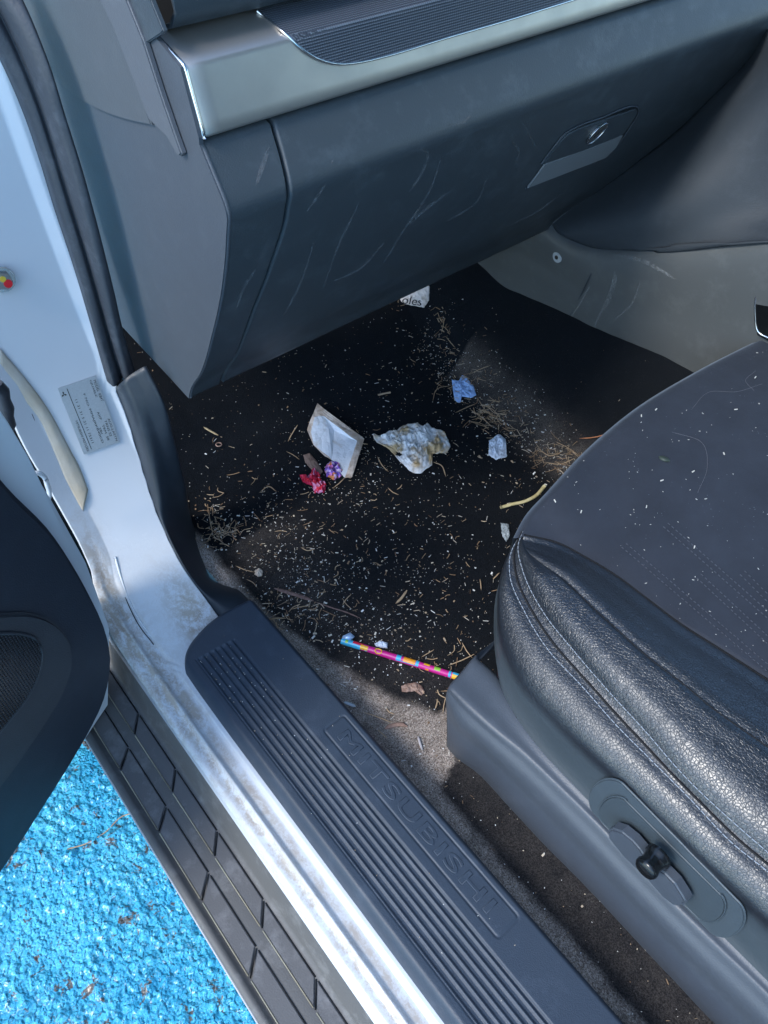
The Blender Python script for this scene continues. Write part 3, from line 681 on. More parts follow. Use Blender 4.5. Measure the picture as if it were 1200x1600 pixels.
tube('panel_seam', [onc(*p, .0022) for p in [(943, 391), (925, 425), (903, 470), (884, 505)]], .0013, M['dash'], cons, n=40)
slab('console_vent', [PX(*p, .982) for p in [(1186, 440), (1215, 430), (1240, 470), (1240, 530), (1205, 532), (1186, 522), (1180, 480)]], (-1, 0, 0), .006, M['gloss'], cons, bev=.002)
tube('vent_rim', [PX(*p, .976) for p in [(1220, 431), (1190, 438), (1182, 460), (1180, 490), (1186, 520), (1205, 530)]], .0015, M['chrome'], cons, n=40)

# --- scuffs, as faint matt streaks lying on the plastic
def m_scuff(amt):
    k = NT('scuff'); t = k.n('ShaderNodeBsdfTransparent'); mx = k.n('ShaderNodeMixShader'); k.set('Base Color', (.16, .17, .18) if amt < .5 else (.27, .28, .28)); k.set('Roughness', .7)
    k.l(k.math('MULTIPLY', k.ramp(k.noise(220, 4, .7), [(.35, 0), (.60, 1)]), amt), mx.inputs[0]); k.l(t.outputs[0], mx.inputs[1]); k.l(k.p.outputs[0], mx.inputs[2]); k.l(mx.outputs[0], k.out.inputs[0]); return k.m
M['scuff'] = m_scuff(.34); M['scuff2'] = m_scuff(.5)
def ribbon_data(P, w, n, off=0):
    P = cr(P, n); T = np.gradient(P, axis=0); V = []
    for i, p in enumerate(P):
        s = np.cross(T[i], CAM - p); s /= np.linalg.norm(s); ww = w * math.sin(math.pi * (i + .5) / n) ** .5; V += [p - s * ww / 2, p + s * ww / 2]
    return V, gridfaces(n, 2, off)
def ribbons(name, L, mat, parent):
    V = []; F = []
    for P, w in L: v, f = ribbon_data(P, w, 24, len(V)); V += v; F += f
    return mesh(name, V, F, mat, parent)
SC = [([(655, 232), (668, 240), (662, 262), (640, 300)], .004), ([(690, 245), (670, 300), (630, 360), (600, 410)], .003), ([(840, 235), (830, 215), (815, 190)], .003), ([(560, 320), (530, 380), (505, 450)], .003),
      ([(700, 300), (660, 330), (640, 350)], .005), ([(800, 220), (810, 240), (806, 255)], .0035), ([(520, 250), (500, 300), (480, 330)], .003), ([(600, 380), (560, 420), (520, 440)], .004), ([(880, 300), (840, 330), (800, 350)], .0025),
      ([(490, 380), (470, 440), (440, 500)], .003), ([(760, 280), (740, 320), (700, 345)], .003), ([(420, 230), (400, 290)], .004), ([(400, 420), (380, 450), (370, 480)], .004), ([(735, 180), (725, 190), (700, 196)], .003)]
for P, w in SC: ribbons('scuff_mark', [([HD(*p, .0008) for p in P], w)], M['scuff'], gb)
for P, w in [([(968, 392), (962, 430), (945, 480), (925, 520)], .008), ([(970, 398), (1010, 410), (1055, 436)], .006), ([(945, 395), (920, 450), (890, 500)], .003), ([(1000, 440), (990, 470), (960, 500)], .003)]: ribbons('scuff_mark', [([onc(*p, .006) for p in P], w)], M['scuff2'], cons)

# ------------------------------------------------------------------ seat
def rowz(L): return [PZ(a, b, z) for a, b, z in L]
FA = [(815, 840, .770), (835, 803, .776), (865, 770, .785), (930, 700, .79), (1000, 640, .80), (1100, 578, .81), (1200, 527, .82), (1350, 460, .825)]
S1 = [(818, 838, .770), (870, 850, .768), (915, 873, .766), (960, 900, .765), (1010, 937, .765), (1060, 975, .765), (1130, 1020, .765), (1200, 1065, .765), (1350, 1160, .765)]
S2 = [(814, 860, .770), (829, 871, .772), (879, 904, .780), (933, 954, .784), (967, 985, .786), (1017, 1029, .788), (1067, 1067, .789), (1117, 1108, .79), (1171, 1146, .79), (1330, 1255, .79)]
S3 = [(818, 829, .768), (810, 850, .767), (817, 892, .765), (850, 958, .762), (900, 1021, .762), (950, 1079, .762), (1008, 1142, .762), (1069, 1212, .762), (1162, 1299, .762), (1200, 1332, .762), (1330, 1450, .762)]
S4 = [(816, 832, .765), (799, 862, .761), (797, 900, .758), (821, 958, .754), (854, 1012, .752), (912, 1075, .752), (967, 1137, .752), (1012, 1182, .752), (1080, 1250, .752), (1144, 1317, .752), (1200, 1362, .752), (1320, 1475, .752)]
S5 = [(806, 850, .75), (784, 905, .732), (777, 950, .725), (779, 1010, .712), (803, 1068, .705), (860, 1135, .705), (950, 1222, .705), (1060, 1328, .705), (1200, 1460, .705), (1310, 1560, .705)]
S6 = [(800, 860, .72), (777, 930, .70), (775, 1000, .66), (783, 1075, .635), (825, 1155, .622), (900, 1240, .622), (1010, 1355, .622), (1165, 1510, .622), (1290, 1640, .622)]
rF, r1_, r2_, r3_, r4_, r5_, r6_ = map(rowz, (FA, S1, S2, S3, S4, S5, S6))
for r in (r1_, r2_, r3_, r4_, r5_, r6_): r.append(np.array([r[-1][0], -.30, r[-1][2]]))
N = 120
c = lambda r: cr(r, N)
ins = []
fa, s1 = c(rF), c(r1_)
for t in np.linspace(0, 1, 60):
    q = fa * (1 - t) + s1 * t; q[:, 2] += .010 * math.sin(math.pi * t) * np.linspace(0, 1, N) ; q[:, 2] -= .004 * (t > .985)
    e_ = q[-1]; tgt = np.array([min(max(e_[0], .45), .97), -.31, e_[2] + .004]); ins.append(np.vstack([q, [e_ + (tgt - e_) * f_ for f_ in np.linspace(.1, 1, 10)]]))
fr0 = fa + np.array([0, .012, -.012]); fr1 = fa + np.array([.003, .016, -.05]); fr2 = fa + np.array([.01, .0, -.14]); fr3 = fa + np.array([.01, -.03, -.24])
fr_ = [np.vstack([f_, [f_[-1] + np.array([.03, -.06 * k_, -.01]) for k_ in range(1, 11)]]) for f_ in (fr3, fr2, fr1, fr0)]
G_ = np.array(fr_ + ins)
seat = sub(G('seat', G_, M['fabric'], car))
# bolster
def mid(a, b, t, h, side=0):
    q = c(a) * (1 - t) + c(b) * t; taper = np.clip(np.linspace(0, 1, N) / .10, 0, 1) ** .7
    q[:, 2] += h * taper; q[:, 0] -= side * taper; return q
up_rows = [s1 - np.array([0, 0, .006]), s1 + np.array([0, 0, .0005]), mid(r1_, r2_, .25, .003), mid(r1_, r2_, .6, .005), mid(r1_, r2_, .93, .0022), c(r2_) - np.array([0, 0, .0014]),
           mid(r2_, r3_, .07, .0022), mid(r2_, r3_, .35, .007, .002), mid(r2_, r3_, .65, .009, .004), mid(r2_, r3_, .92, .0035, .002), c(r3_),
           mid(r3_, r4_, .5, -.0025), c(r4_), mid(r4_, r5_, .12, .004, .003), mid(r4_, r5_, .5, .006, .010), c(r5_), mid(r5_, r6_, .5, .0, .004), c(r6_), c(r6_) + np.array([.01, 0, -.06])]
nr = len(up_rows); gr = [1, 1, 1, 1, 1, 1, 1, 1, 1, 1, 1, 1, 1, 1, .7, .16, .03, 0, 0]
A = loft(up_rows, 150, 130)
bol = sub(G('seat_bolster', A, M['leather'], seat))
d = np.r_[0, np.cumsum([np.mean(np.linalg.norm(c(b) - c(a), axis=1)) for a, b in zip(up_rows, up_rows[1:])])]; d /= d[-1]
gv = np.interp(np.linspace(0, 1, 130), d, gr); at = bol.data.attributes.new('grain', 'FLOAT', 'POINT'); at.data.foreach_set('value', np.repeat(gv, 150) * .85)
# front closure below the silhouette
fc = np.array([r[0] for r in (S1[:1])] and [up_rows[i][0] for i in range(nr)])
Fr = loft([fc, fc + np.array([.02, -.004, -.002]), fc + np.array([.08, .004, -.04]), fc + np.array([.45, .0, -.06])], 60, 12)
fcb = G('seat_front', Fr, M['leather'], seat); at = fcb.data.attributes.new('grain', 'FLOAT', 'POINT'); at.data.foreach_set('value', [.6] * len(fcb.data.vertices))
# stitching
def stitches(name, P, sp_, ln, r, mat, parent, n=None, lift=.0012):
    P = np.array(P); seg = np.r_[0, np.cumsum(np.linalg.norm(np.diff(P, axis=0), axis=1))]; L = []
    s = 0
    while s + ln < seg[-1]:
        q = np.array([[np.interp(u, seg, P[:, k]) for k in range(3)] for u in (s, s + ln * .5, s + ln)]); q += (CAM - q[1]) / np.linalg.norm(CAM - q[1]) * np.array([[lift * .2], [lift], [lift * .2]])
        L.append((q, r)); s += sp_
    return tubes(name, L, mat, parent, 5)
stitches('bolster_stitching', cr(r3_, 300), .0062, .0048, .00055, M['thread'], bol)
stitches('edge_stitching', cr(r4_, 300), .0062, .0048, .00060, M['thread'], bol)
tube('edge_piping', mid(r3_, r4_, .5, -.0025) + np.array([-.0006, 0, .0006]), .0012, M['black'], bol, n=200)
tube('ridge_seam', c(r2_) + np.array([0, 0, -.0012]), .0007, M['black'], bol, n=200)
tube('insert_seam', s1 + np.array([.001, .001, .0003]), .0014, M['black'], seat, n=200)
# perforated stitch lines over the suede
_sv = G_[4:].reshape(-1, 3)
def onseat(px, py, lift=.0006):
    r = ray(px, py); r = r / np.linalg.norm(r); d = _sv - CAM; t = d @ r; e = np.linalg.norm(d - t[:, None] * r, axis=1); i = np.argsort(e)[:4]; w_ = 1 / (e[i] + 1e-5); tt = (t[i] * w_).sum() / w_.sum()
    return CAM + r * (tt - lift)
for (a, b) in [((975, 852), (1205, 1048)), ((1092, 900), (1205, 1005)), ((1160, 895), (1205, 940)), ((1040, 820), (1205, 965)), ((1110, 810), (1205, 890))][:4]:
    L = []; n = int(math.hypot(b[0] - a[0], b[1] - a[1]) / 8)
    for k in range(n):
        x = a[0] + (b[0] - a[0]) * k / n; y = a[1] + (b[1] - a[1]) * k / n
        for o in (-3.5, 3.5):
            p = onseat(x + o, y - o * .8); q = onseat(x + o + 3.2, y - o * .8 + 2.8); L.append((np.array([p, q]), .0006))
    tubes('perforated_stitch_line', L, M['thread_dark'], seat, 5)

# seat base cover
I0 = [(738, 1034, .640), (765, 1058, .640), (790, 1092, .640), (832, 1152, .640), (885, 1212, .640), (960, 1287, .640), (1060, 1385, .640), (1150, 1476, .640), (1185, 1512, .640), (1290, 1615, .640)]
R0 = [(704, 1074, .632), (728, 1096, .634), (770, 1135, .634), (815, 1173, .634), (866, 1222, .634), (930, 1285, .634), (1012, 1371, .634), (1125, 1483, .634), (1168, 1524, .634), (1275, 1632, .634)]
R1 = [(698, 1082, .622), (715, 1110, .62), (757, 1150, .62), (802, 1190, .62), (852, 1238, .62), (916, 1303, .62), (998, 1390, .62), (1110, 1502, .62), (1155, 1545, .62), (1262, 1652, .62)]
Bt = [(698, 1158, .548), (708, 1170, .548), (750, 1203, .548), (790, 1246, .548), (840, 1300, .548), (905, 1366, .548), (1000, 1466, .548), (1129, 1602, .548), (1180, 1655, .548), (1290, 1770, .548)]
i0, r0, r1b, bt = map(rowz, (I0, R0, R1, Bt))
for r in (i0, r0, r1b, bt): r.append(np.array([r[-1][0], -.34, r[-1][2]]))
fm = lambda a, b, t: [p * (1 - t) + q * t for p, q in zip(a, b)]
rowsC = [[p + np.array([.015, 0, -.02]) for p in i0], i0, fm(i0, r0, .6), [p + np.array([.0, 0, .002]) for p in r0], fm(r0, r1b, .6), r1b, fm(r1b, bt, .5), bt, [p + np.array([0, 0, -.02]) for p in bt]]
A = loft(rowsC, 120, 60)
nose = A[:, 0:1, :]; n1 = nose + np.array([.006, .004, -.001]); n2 = nose + np.array([.06, .006, -.004])
A = np.concatenate([n2, n1, A], axis=1)
base = sub(G('seat_base_cover', A, M['cover'], seat, solid=None))

# switch panel
sideF = A
_bv = bol.data.vertices; _bvv = np.array([v.co[:] for v in _bv])
def onbol(px, py, lift=0.0):
    r = ray(px, py); r = r / np.linalg.norm(r); d = _bvv - CAM; t = d @ r; e = np.linalg.norm(d - t[:, None] * r, axis=1); i = np.argsort(e)[:5]; w_ = 1 / (e[i] + 1e-5); tt = (t[i] * w_).sum() / w_.sum()
    return CAM + r * (tt - lift)
def oval(a, b, wpx, n=40):
    a = np.array(a, float); b = np.array(b, float); u = (b - a) / np.linalg.norm(b - a); v = np.array([-u[1], u[0]]); P = []
    for t in np.linspace(-math.pi / 2, math.pi / 2, n // 2): P.append(b + wpx * (u * math.cos(t) + v * math.sin(t)))
    for t in np.linspace(math.pi / 2, 3 * math.pi / 2, n // 2): P.append(a + wpx * (u * math.cos(t) + v * math.sin(t)))
    return P
cen = onbol(1035, 1335); q1, q2 = onbol(960, 1262), onbol(1110, 1408); q3 = onbol(1060, 1300); bn = np.cross(q2 - q1, q3 - cen); bn /= np.linalg.norm(bn)
if bn @ (CAM - cen) < 0: bn = -bn
def onpl(px, py, off=0): return PP(px, py, cen + bn * off, bn)
M['side'] = plastic('seat side plastic', (.058, .076, .090), .42, dust=.05)
sw = sub(slab('switch_panel', [onpl(*p, .0010) for p in oval((953, 1248), (1133, 1432), 33)], bn, .0020, M['side'], seat, bev=.0018, smooth=False))
slab('switch_recess', [onpl(*p, .0032) for p in oval((962, 1270), (1108, 1415), 26)], bn, .0014, plastic('switch well plastic', (.050, .066, .078), .42, dust=.05), sw, bev=.0012)
tube('recess_edge', [onpl(*p, .0046) for p in oval((962, 1270), (1108, 1415), 26)], .0007, M['side'], sw)
lv = [(960, 1300), (958, 1290), (967, 1284), (982, 1288), (1000, 1302), (1012, 1316), (1026, 1338), (1050, 1352), (1066, 1368), (1078, 1388), (1083, 1398), (1078, 1404), (1064, 1406), (1045, 1392), (1022, 1366), (1005, 1350), (984, 1330)]
lvo = slab('adjust_lever', [onpl(*p, .010) for p in [(a - .10 * ((a - 1020) * .72 - (b - 1345) * .69) * .72, b + .10 * ((a - 1020) * .72 - (b - 1345) * .69) * .69) for a, b in lv]], bn, .011, M['cover'], seat, bev=.0022, smooth=False)
slab('lever_foot', [onpl(*p, .006) for p in oval((990, 1318), (1055, 1380), 10)], bn, .006, M['gloss'], seat, bev=.001)
kc = onpl(1030, 1336, .018); u1 = onpl(1050, 1336, .018) - kc; u1 /= np.linalg.norm(u1); u2 = np.cross(bn, u1)
V = []; F = []; prf = [(.0125, 0), (.0125, .004), (.0105, .006), (.0100, .014), (.0112, .017), (.0112, .020), (.0095, .0225), (.005, .0236), (0.0002, .0238)]
for r_, h in prf:
    for k in range(28):
        t = 2 * math.pi * k / 28; V.append(kc + u1 * r_ * math.cos(t) + u2 * r_ * math.sin(t) + bn * h)
F = gridfaces(len(prf), 28, 0, True); mesh('adjust_knob', V, F, M['gloss'], seat)

# ------------------------------------------------------------------ door
pd0 = np.array([-.01, .57, 0]); dn_ = np.array([.47, -.88, 0]); dn_ /= np.linalg.norm(dn_)
DPx = lambda px, py, off=0: PP(px, py, pd0 + dn_ * off, dn_)
do = [(-160, 560), (-80, 665), (0, 762), (60, 822), (100, 880), (128, 930), (150, 978), (158, 1010), (156, 1050), (146, 1090), (128, 1128), (95, 1185), (60, 1240), (0, 1332), (-80, 1440), (-260, 1650), (-500, 1500), (-420, 500)]
do2 = [tuple(q) for q in cr([np.array(p + (0,), float) for p in do[:16]], 60)[:, :2]] + do[16:]
door = sub(slab('door_trim', [DPx(*p, -.018) for p in do2], dn_, .018, M['door'], car, bev=.006, smooth=False))
def closed(pts, n): return [tuple(q) for q in cr([np.array(p + (0,), float) for p in pts], n)[:, :2]]
so_ = closed([(-120, 965), (-50, 958), (0, 957), (45, 957), (80, 970), (103, 995), (110, 1030), (98, 1075), (70, 1125), (40, 1170), (0, 1225), (-60, 1290)], 50) + [(-200, 1250), (-200, 1000)]
slab('speaker_surround', [DPx(*p, 0.0) for p in so_], dn_, .005, M['door2'], door, bev=.0035)
si_ = closed([(-100, 992), (-40, 990), (0, 990), (35, 991), (55, 998), (65, 1018), (62, 1048), (45, 1085), (20, 1118), (0, 1142), (-50, 1190)], 50) + [(-150, 1150), (-150, 1020)]
spg = slab('speaker_grille', [DPx(*p, .0052) for p in si_], dn_, .0016, M['gloss'], door, bev=.001)
def inside(x, y, P):
    c_ = False; n = len(P)
    for i in range(n):
        (x1, y1), (x2, y2) = P[i], P[i - 1]
        if (y1 > y) != (y2 > y) and x < (x2 - x1) * (y - y1) / (y2 - y1) + x1: c_ = not c_
    return c_
V = []; F = []; hx = np.array([.88, .47, 0]); row = 0; yv = 985
o0 = DPx(0, 1060, .007); pv = .0034; ph = .0030
for a in range(-40, 60):
    for b in range(-40, 60):
        c3_ = o0 + hx * (a * ph) + np.array([0, 0, 1.]) * ((b + .5 * (a % 2)) * pv)
        d = c3_ - CAM; im = np.array([AX[0]*d[0] + AY[0]*d[1] + AZ[0]*d[2], AX[1]*d[0] + AY[1]*d[1] + AZ[1]*d[2], AX[2]*d[0] + AY[2]*d[1] + AZ[2]*d[2]])
        u, v = 600 + FOC * im[0] / im[2], 800 + FOC * im[1] / im[2]
        if not inside(u, v, si_): continue
        k = len(V)
        for (s_, t_) in ((-.5, -.85), (.5, -.85), (.95, 0), (.5, .85), (-.5, .85), (-.95, 0)):
            for r_, h in ((.0013, .0002), (.0011, .0008)): V.append(c3_ + hx * s_ * r_ * .55 + np.array([0, 0, 1.]) * t_ * r_ + dn_ * h)
        for q in range(6): n_ = (q + 1) % 6; F.append((k + q*2, k + n_*2, k + n_*2 + 1, k + q*2 + 1))
        F.append(tuple(k + q*2 + 1 for q in range(6)))
mesh('grille_weave', V, F, M['door2'], spg, False)
tube('grille_rim', [DPx(*p, .006) for p in si_[:-2]], .0018, M['door2'], door)
de = [(-260, 250), (-160, 420), (-60, 570), (0, 657), (32, 710), (62, 772), (97, 847), (120, 902), (127, 930), (126, 938), (100, 900), (60, 830), (0, 770), (-100, 660), (-260, 460)]
slab('door_edge', [DPx(*p, -.040) for p in de], dn_, .012, M['paint'], door, bev=.004)
de2 = [(-100, 600), (0, 700), (60, 790), (110, 880), (118, 915), (0, 800), (-100, 700)]
back_ = [DPx(*p, -.10) for p in [(-420, 420), (-250, 400), (-60, 640), (20, 760), (80, 860), (120, 960), (120, 1080), (0, 1250), (-250, 1560), (-480, 1500)]]
slab('door_skin', back_, dn_, .055, M['paint'], door, bev=.004)

# --- the rest of the cabin, outside the frame
roof = sub(box('roof_panel', (.36, -1.6, 1.72), (1.62, .55, 1.76), M['paint'], car, .015))
hl = [[(x, y, 1.712 - .03 * ((x - 1) / .65) ** 2) for x in np.linspace(.37, 1.61, 16)] for y in np.linspace(-1.6, .54, 12)]
G('headliner', hl, simple('headliner cloth', (.52, .49, .43), .9, bumpsc=300), roof)
box('far_door', (1.66, -1.4, .5), (1.74, 1.0, 1.15), M['dash'], car, .02)
box('rear_door', (.06, -1.7, .52), (.14, -.50, 1.18), M['paint'], car, .02)
box('centre_pillar', (.10, -.62, .56), (.30, -.48, 1.70), M['dash'], car, .02)
bk = [[(x, y + dy, z) for x, dy in ((.42, -.05), (.43, .01), (.50, -.02), (.68, -.03), (.86, -.02), (.93, .01), (.94, -.05))] for y, z in ((-.26, .72), (-.26, .85), (-.30, 1.05), (-.36, 1.25), (-.39, 1.33), (-.45, 1.35))]
o = G('seat_backrest', loft(bk, 50, 40), M['leather'], car, solid=.08); at = o.data.attributes.new('grain', 'FLOAT', 'POINT'); at.data.foreach_set('value', [.7] * len(o.data.vertices))
G('firewall', [[(x, 1.38, z) for x in (.26, 1.0, 1.7)] for z in (.4, .9, 1.3)], M['black'], car, solid=.01)

# ------------------------------------------------------------------ rubbish on the carpet
def place(name, P3, F, mat, label, cat, group=None, smooth=True):
    P3 = np.array(P3); c_ = P3.mean(0); c_[2] = P3[:, 2].min(); o = mesh(name, P3 - c_, F, mat, None, smooth); o.location = c_
    return tag(o, label, cat, group)
def scrap(name, outline, mat, label, cat, crumple=.004, lift=.002, hgt=.006, res=16, seed=1, thick=.0006, group=None, folds=()):
    """a crumpled sheet whose outline lies on the carpet"""
    P = [(x + .7 * mn.noise(Vector((x * .4, y * .4, seed))), y + .7 * mn.noise(Vector((x * .4, y * .4, seed + 9.)))) for x, y in (tuple(q) for q in cr([np.array(p + (0,), float) for p in outline + outline[:1]], 97, lin=True)[:-1, :2])]; cx, cy = np.mean(P, axis=0); V = []; nr_ = res
    for k in range(nr_ + 1):
        t = k / nr_
        for (x, y) in P:
            px, py = cx + (x - cx) * t, cy + (y - cy) * t
            q = FL(px, py) if k in (0, nr_) or (k % 4 == 0) else None
            V.append([px, py, q])
    n = len(P)
    # fill missing hits by projecting to the plane fitted through the outline
    B_ = np.array([V[nr_ * n + j][2] for j in range(n)]); c0 = B_.mean(0); _, _, vt = np.linalg.svd(B_ - c0); nn = vt[2] * (1 if vt[2][2] > 0 else -1)
    out = []
    for i, (px, py, _) in enumerate(V):
        q = PP(px, py, c0, nn); s = 1 - (i // n) / nr_
        rid = .8 * abs(mn.noise(Vector((px * .06, py * .06, seed * 3.1)))) + .6 * abs(mn.noise(Vector((px * .14, py * .14, seed * 1.7)))) + .4 * abs(mn.noise(Vector((px * .33, py * .33, seed))))
        h = lift + hgt * (1 - (1 - s) ** 3) + crumple * (1 - 2.2 * rid) * min(1, s * 3 + .35)
        out.append(q + nn * max(h, .0008))
    F = gridfaces(nr_ + 1, n, 0, True)
    o = place(name, out, F, mat, label, cat, group, True); m = o.modifiers.new('s', 'SOLIDIFY'); m.thickness = thick
    return o, nn
# folded paper wrapper
def facets(name, pts, tris, mats, mi, label, cat, th=.0012):
    """a folded sheet: pts = (px, py, height above carpet)"""
    V = [FL(a, b, h) for a, b, h in pts]; c_ = np.mean(V, axis=0)
    me = D.meshes.new(name); me.from_pydata([tuple(v - c_) for v in V], [], tris); me.update()
    bm = bmesh.new(); bm.from_mesh(me); bmesh.ops.recalc_face_normals(bm, faces=bm.faces)
    for i, f in enumerate(bm.faces): f.material_index = mi[i]
    bmesh.ops.triangulate(bm, faces=bm.faces[:]); bmesh.ops.subdivide_edges(bm, edges=bm.edges[:], cuts=5, use_grid_fill=True)
    for v in bm.verts:
        w_ = v.co + Vector(c_); k = Vector((w_.x * 70, w_.y * 70, 1)); v.co += Vector((0, 0, 1)) * (.0016 * mn.noise(k) + .001 * mn.noise(k * 3))
    bm.to_mesh(me); bm.free()
    o = link(name, me, mats, None, False); o.location = c_; m = o.modifiers.new('s', 'SOLIDIFY'); m.thickness = th; return tag(o, label, cat)
facets('folded_wrapper', [(496, 631, .006), (569, 686, .008), (550, 746, .004), (539, 747, .003), (526, 722, .003), (505, 710, .006), (490, 696, .008), (480, 672, .006), (487, 652, .006), (506, 650, .012), (513, 670, .012), (558, 690, .010), (519, 718, .006), (492, 652, .010), (486, 675, .008), (522, 672, .005)],
       [(0, 9, 8), (0, 1, 11, 9), (9, 11, 15), (8, 9, 13), (8, 13, 14, 7), (13, 9, 10, 14), (14, 10, 12, 6), (7, 14, 6), (6, 12, 5), (5, 12, 4), (9, 15, 10), (10, 15, 12), (15, 11, 3, 12), (11, 1, 2, 3), (12, 3, 4)],
       [M['wrapper'], M['kraft']], [1, 1, 0, 1, 1, 0, 0, 1, 1, 1, 0, 0, 0, 1, 0], 'folded white and beige paper wrapper, kite shaped, lying on the footwell carpet', 'paper wrapper')
scrap('tissue', [(581, 680), (595, 683), (610, 672), (616, 677), (630, 666), (650, 662), (662, 668), (667, 662), (675, 670), (694, 676), (700, 688), (704, 700), (697, 710), (676, 710), (675, 728), (657, 742), (642, 739), (620, 717), (608, 703), (590, 694)], M['tissue'], 'crumpled white tissue with yellow brown stains in the middle of the carpet', 'tissue', crumple=.0075, hgt=.005, res=44, seed=21, thick=.0004)
scrap('paper_scrap', [(764, 690), (779, 680), (790, 687), (792, 715), (775, 720), (763, 712)], M['white_paper'], 'small plain white paper scrap between the tissue and the seat', 'paper scrap', crumple=.006, hgt=.001, res=24, seed=5)
scrap('paper_scrap', [(706, 594), (717, 596), (722, 587), (728, 587), (735, 598), (741, 606), (744, 618), (736, 623), (722, 621), (720, 630), (714, 631), (710, 624), (708, 612)], M['blue_paper'], 'torn pale blue paper scrap beside the heap of dry needles', 'paper scrap', crumple=.002, hgt=.0015, res=24, seed=9)
tp, tn = scrap('torn_paper', [(620, 458), (630, 452), (640, 454), (648, 450), (646, 440), (667, 430), (672, 448), (671, 470), (663, 481), (645, 478), (625, 474)], M['newsprint'], 'torn pinkish printed paper half hidden under the glovebox', 'torn paper', crumple=.003, hgt=.004, seed=12)
# its print
fcu = D.curves.new('printed_word', 'FONT'); fcu.body = 'oles'; fcu.size = 1; fo = D.objects.new('tmp', fcu); COL.objects.link(fo); bpy.context.view_layer.update()
me = D.meshes.new_from_object(fo.evaluated_get(bpy.context.evaluated_depsgraph_get())); D.objects.remove(fo)
P = np.array([v.co[:] for v in me.vertices]); mnx, mxx, mny, mxy = P[:, 0].min(), P[:, 0].max(), P[:, 1].min(), P[:, 1].max()
oo = FL(629, 475, .007); ux = FL(659, 479, .007) - oo; uy = FL(632, 463, .007) - oo
off_ = np.array(tp.location)
for v in me.vertices:
    q = oo + ux * ((v.co.x - mnx) / (mxx - mnx)) + uy * ((v.co.y - mny) / (mxy - mny)) + tn * .0058; v.co = Vector(q - off_)
po = D.objects.new('printed_word', me); me.materials.append(M['ink']); COL.objects.link(po); po.parent = tp
scrap('sweet_wrapper', [(468, 742), (480, 747), (490, 733), (500, 742), (502, 752), (511, 758), (507, 772), (492, 773), (488, 762), (474, 756)], M['foil_red'], 'crumpled red foil sweet wrapper below the brown card strip', 'sweet wrapper', crumple=.012, hgt=.006, res=30, seed=3)
scrap('sweet_wrapper', [(510, 727), (518, 722), (528, 724), (536, 735), (534, 745), (522, 752), (510, 746), (507, 736)], M['foil_purple'], 'small round purple and pink foil sweet wrapper touching the folded paper wrapper', 'sweet wrapper', crumple=.008, hgt=.008, res=30, seed=6)
scrap('card_strip', [(474, 712), (484, 709), (496, 723), (505, 738), (500, 743), (488, 736), (477, 724)], M['card'], 'short brown card strip with a hole, above the red sweet wrapper', 'card', crumple=.001, hgt=.002, seed=2)
scrap('leaf_scrap', [(627, 1073), (637, 1069), (650, 1067), (659, 1073), (664, 1083), (658, 1088), (648, 1081), (636, 1083), (628, 1082)], M['leaf'], 'pinkish brown dry leaf scrap below the colourful pencil', 'leaf', crumple=.002, hgt=.002, seed=8)
scrap('plastic_film', [(782, 818), (795, 820), (797, 838), (791, 848), (784, 838)], M['film'], 'small piece of clear grey plastic film by the seat front', 'plastic film', crumple=.003, hgt=.002, seed=10)
scrap('leaf_scrap', [(398, 893), (405, 889), (411, 893), (410, 901), (403, 903), (398, 899)], m_paper('shell', (.62, .52, .42), (.5, .36, .25), 100), 'small pale curled shell-like flake near the kick trim', 'leaf', crumple=.002, hgt=.004, res=8, seed=11)
scrap('paper_scrap', [(585, 1006), (593, 1003), (606, 1006), (606, 1015), (596, 1014), (587, 1011)], M['white_paper'], 'tiny torn white paper bit right above the colourful pencil', 'paper scrap', crumple=.003, hgt=.003, res=8, seed=14)
scrap('leaf_scrap', [(1028, 714), (1036, 711), (1047, 716), (1046, 721), (1036, 722)], simple('x', (.03, .035, .03), .6), 'x', 'x') if False else None
# sticks
def stick(name, pts, w, mat, label, cat, flat=.5, n=16, lift=.002, group=None, taper=True):
    P = cr([FL(*p, lift) for p in pts], n); r = np.full(n, w / 2.)
    if taper: r *= np.clip(np.sin(np.linspace(.12, math.pi - .12, n)) * 1.6, .25, 1)
    P += np.array([[0, 0, .0006 * mn.noise(Vector((i * .7, w * 900, 2)))] for i in range(n)])
    V, F = tube_data(P, r, 7, flat=flat); return place(name, V, F, mat, label, cat, group)
stick('dried_stalk', [(782, 793), (800, 788), (818, 784), (838, 774), (851, 759)], .0062, m_paper('yellow stalk', (.66, .56, .30), (.50, .40, .18), 90), 'curved yellow dried stalk like a stale chip beside the seat', 'stalk', .7, taper=False)
stick('bark_strip', [(428, 919), (445, 924), (468, 931), (490, 939)], .0065, M['bark'], 'flat reddish brown bark strip near the scuff plate', 'bark', .3)
stick('bark_strip', [(492, 940), (520, 950), (545, 958), (563, 966)], .0022, M['bark'], 'long thin brown twig running on from the bark strip', 'twig', .6)
stick('twig', [(591, 617), (600, 615), (610, 613)], .0042, m_paper('tan wood', (.50, .36, .24), (.42, .28, .18), 90), 'short thick tan wood splinter on the bare carpet above the tissue', 'twig', .7, taper=False)
stick('leaf_sliver', [(318, 667), (328, 673), (341, 680)], .004, m_paper('straw leaf', (.66, .50, .28), (.55, .38, .2), 90), 'pointed golden leaf sliver under the dash corner', 'leaf', .3)
stick('plastic_bit', [(537, 1097), (546, 1100), (556, 1104)], .0046, simple('milky plastic', (.55, .60, .62), .35), 'milky white plastic peg beside the scuff plate', 'plastic bit', .8)
t_ = np.linspace(0, 1.85 * math.pi, 22); cR = FL(342, 695, .003); e_ = .0048
V, F = tube_data([cR + np.array([e_ * math.cos(a), e_ * math.sin(a), .001 * math.sin(a * .5)]) for a in t_], .0011, 6)
